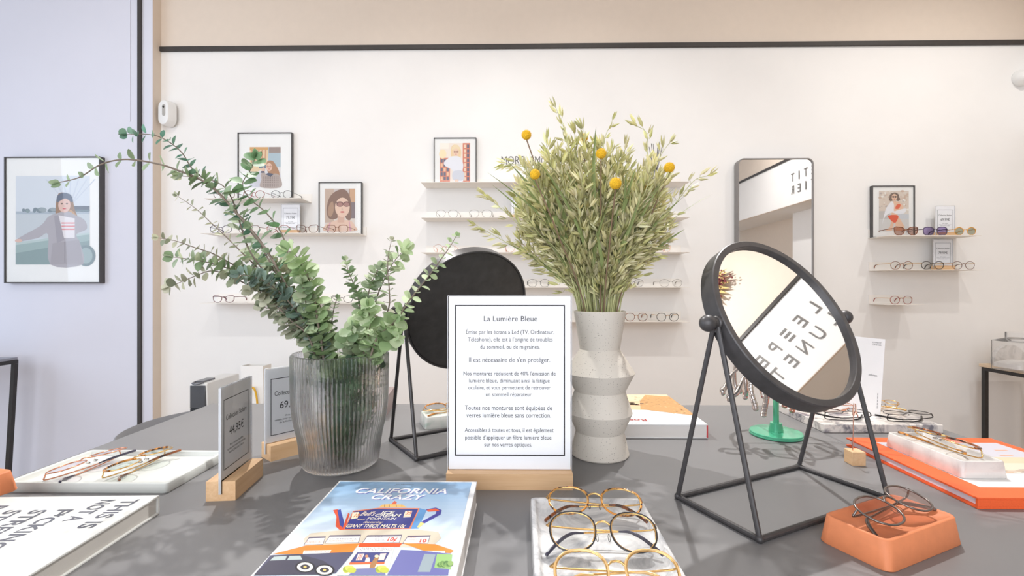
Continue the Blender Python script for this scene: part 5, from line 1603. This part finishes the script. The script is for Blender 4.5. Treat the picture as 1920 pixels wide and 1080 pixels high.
oat('oat stalk whose tip crosses the dark reed sticks', [(1150, 500), (1190, 400), (1222, 330), (1240, 290), (1255, 268)], 1.0, 'outlying oat stalks', .45, 26, 0, .024, .014)
oat('oat stalk in front of the word on the wall', [(1080, 480), (1030, 390), (990, 320), (950, 305)], .98, 'outlying oat stalks', .5, 34, 1, .024, .016)
oat('upright thin oat stalk between the tallest one and the bowed one', [(1130, 470), (1133, 350), (1132, 270), (1148, 226)], 1.0, 'outlying oat stalks', .45, 20, 0, .022, .010)
# the bunch
for k in range(104):
    a = (k * .618034) % 1.0; b_ = (k * .7548777 + .3) % 1.0
    tx = 972 + 282 * a
    edge = 1 - abs(a - .46) * 1.55
    top = 244 + 70 * abs(a - .42) * 2 - 0
    ty = top + rndO.uniform(-14, 18) + 205 * b_ ** 1.1 * (.55 + .45 * edge)
    mx_ = 1122 + (tx - 1122) * .46 + rndO.uniform(-12, 12); my_ = 583 + (ty - 583) * .5
    yy = .987 + rndO.uniform(-.085, .085) * (1 if k % 3 else .6)
    oat('dried pale green oat stalk in the thick of the bunch in the speckled vase', [(mx_, my_), ((mx_ + tx) / 2 + (tx - 1122) * .06, (my_ + ty) / 2), (tx, ty)], yy, head=.44 - .12 * b_, nsp=46, ln=.0255, blades=1 if k % 3 else 0)
# grass blades standing low in the bunch
# yellow ball flowers
yellow = plain('craspedia_yellow', (232, 184, 40), .85, vary=.25, nscale=420, bmp=.6)
yellow_st = plain('craspedia_stem', (128, 104, 82), .7, vary=.1)
for px, py, r, y_, lab in ((987, 253, 9.5, .965, 'yellow ball flower standing free at the upper left of the oats'), (1003, 327, 10, .885, 'yellow ball flower at the left edge of the oats, beside the word on the wall'), (1094, 259, 8.5, 1.03, 'yellow ball flower peeping out below the tallest oat stalk'),
                           (1127, 288, 10, .93, 'yellow ball flower at the upper middle of the oats'), (1154, 344, 11.5, .88, 'largest yellow ball flower, in front of the oats at their middle'), (1255, 314, 10, .95, 'yellow ball flower at the right edge of the oats, under the reed sticks'),
                           (1206, 350, 7.5, 1.03, 'yellow ball flower half buried in the oats beside the largest one'), (1193, 379, 6, 1.05, 'smallest yellow ball flower, lowest and deep inside the oats')):
    c = WP(px, py, y_); rad = r * y_ / FPX
    b0 = Vector((SV.x + (c.x - SV.x) * .1, SV.y + (c.y - SV.y) * .1, TZ + .04))
    t = thing('ball_flower', lab, 'flower', b0, 0, 'yellow ball flowers among the oats')
    m1 = Vector((SV.x + max(-.038, min(.038, (c.x - SV.x) * .25)), SV.y + (c.y - SV.y) * .3, TZ + .292))
    mb = MB(); mb.tube([p - b0 for p in catmull([b0, m1, m1.lerp(c, .55) + Vector((0, 0, .006)), c - Vector((0, 0, rad * .8))], 8)], .0013, 6); mb.build('stem', yellow_st, t)
    mb = MB(); cc_ = c - b0; mb.ball(cc_, rad * .93, 24, 16)
    for q in range(240):
        z = 1 - 2 * (q + .5) / 240; a = q * 2.39996; s = sqrt(1 - z * z)
        d = Vector((s * cos(a), s * sin(a), z)); o1 = d.orthogonal().normalized(); o2 = d.cross(o1); w = rad * .075
        mb.add([cc_ + d * rad * .92 + o1 * w, cc_ + d * rad * .92 - o1 * w * .5 + o2 * w * .8, cc_ + d * rad * .92 - o1 * w * .5 - o2 * w * .8, cc_ + d * rad * 1.03], [(0, 1, 3), (1, 2, 3), (2, 0, 3)])
    mb.build('flower_head', yellow, t)
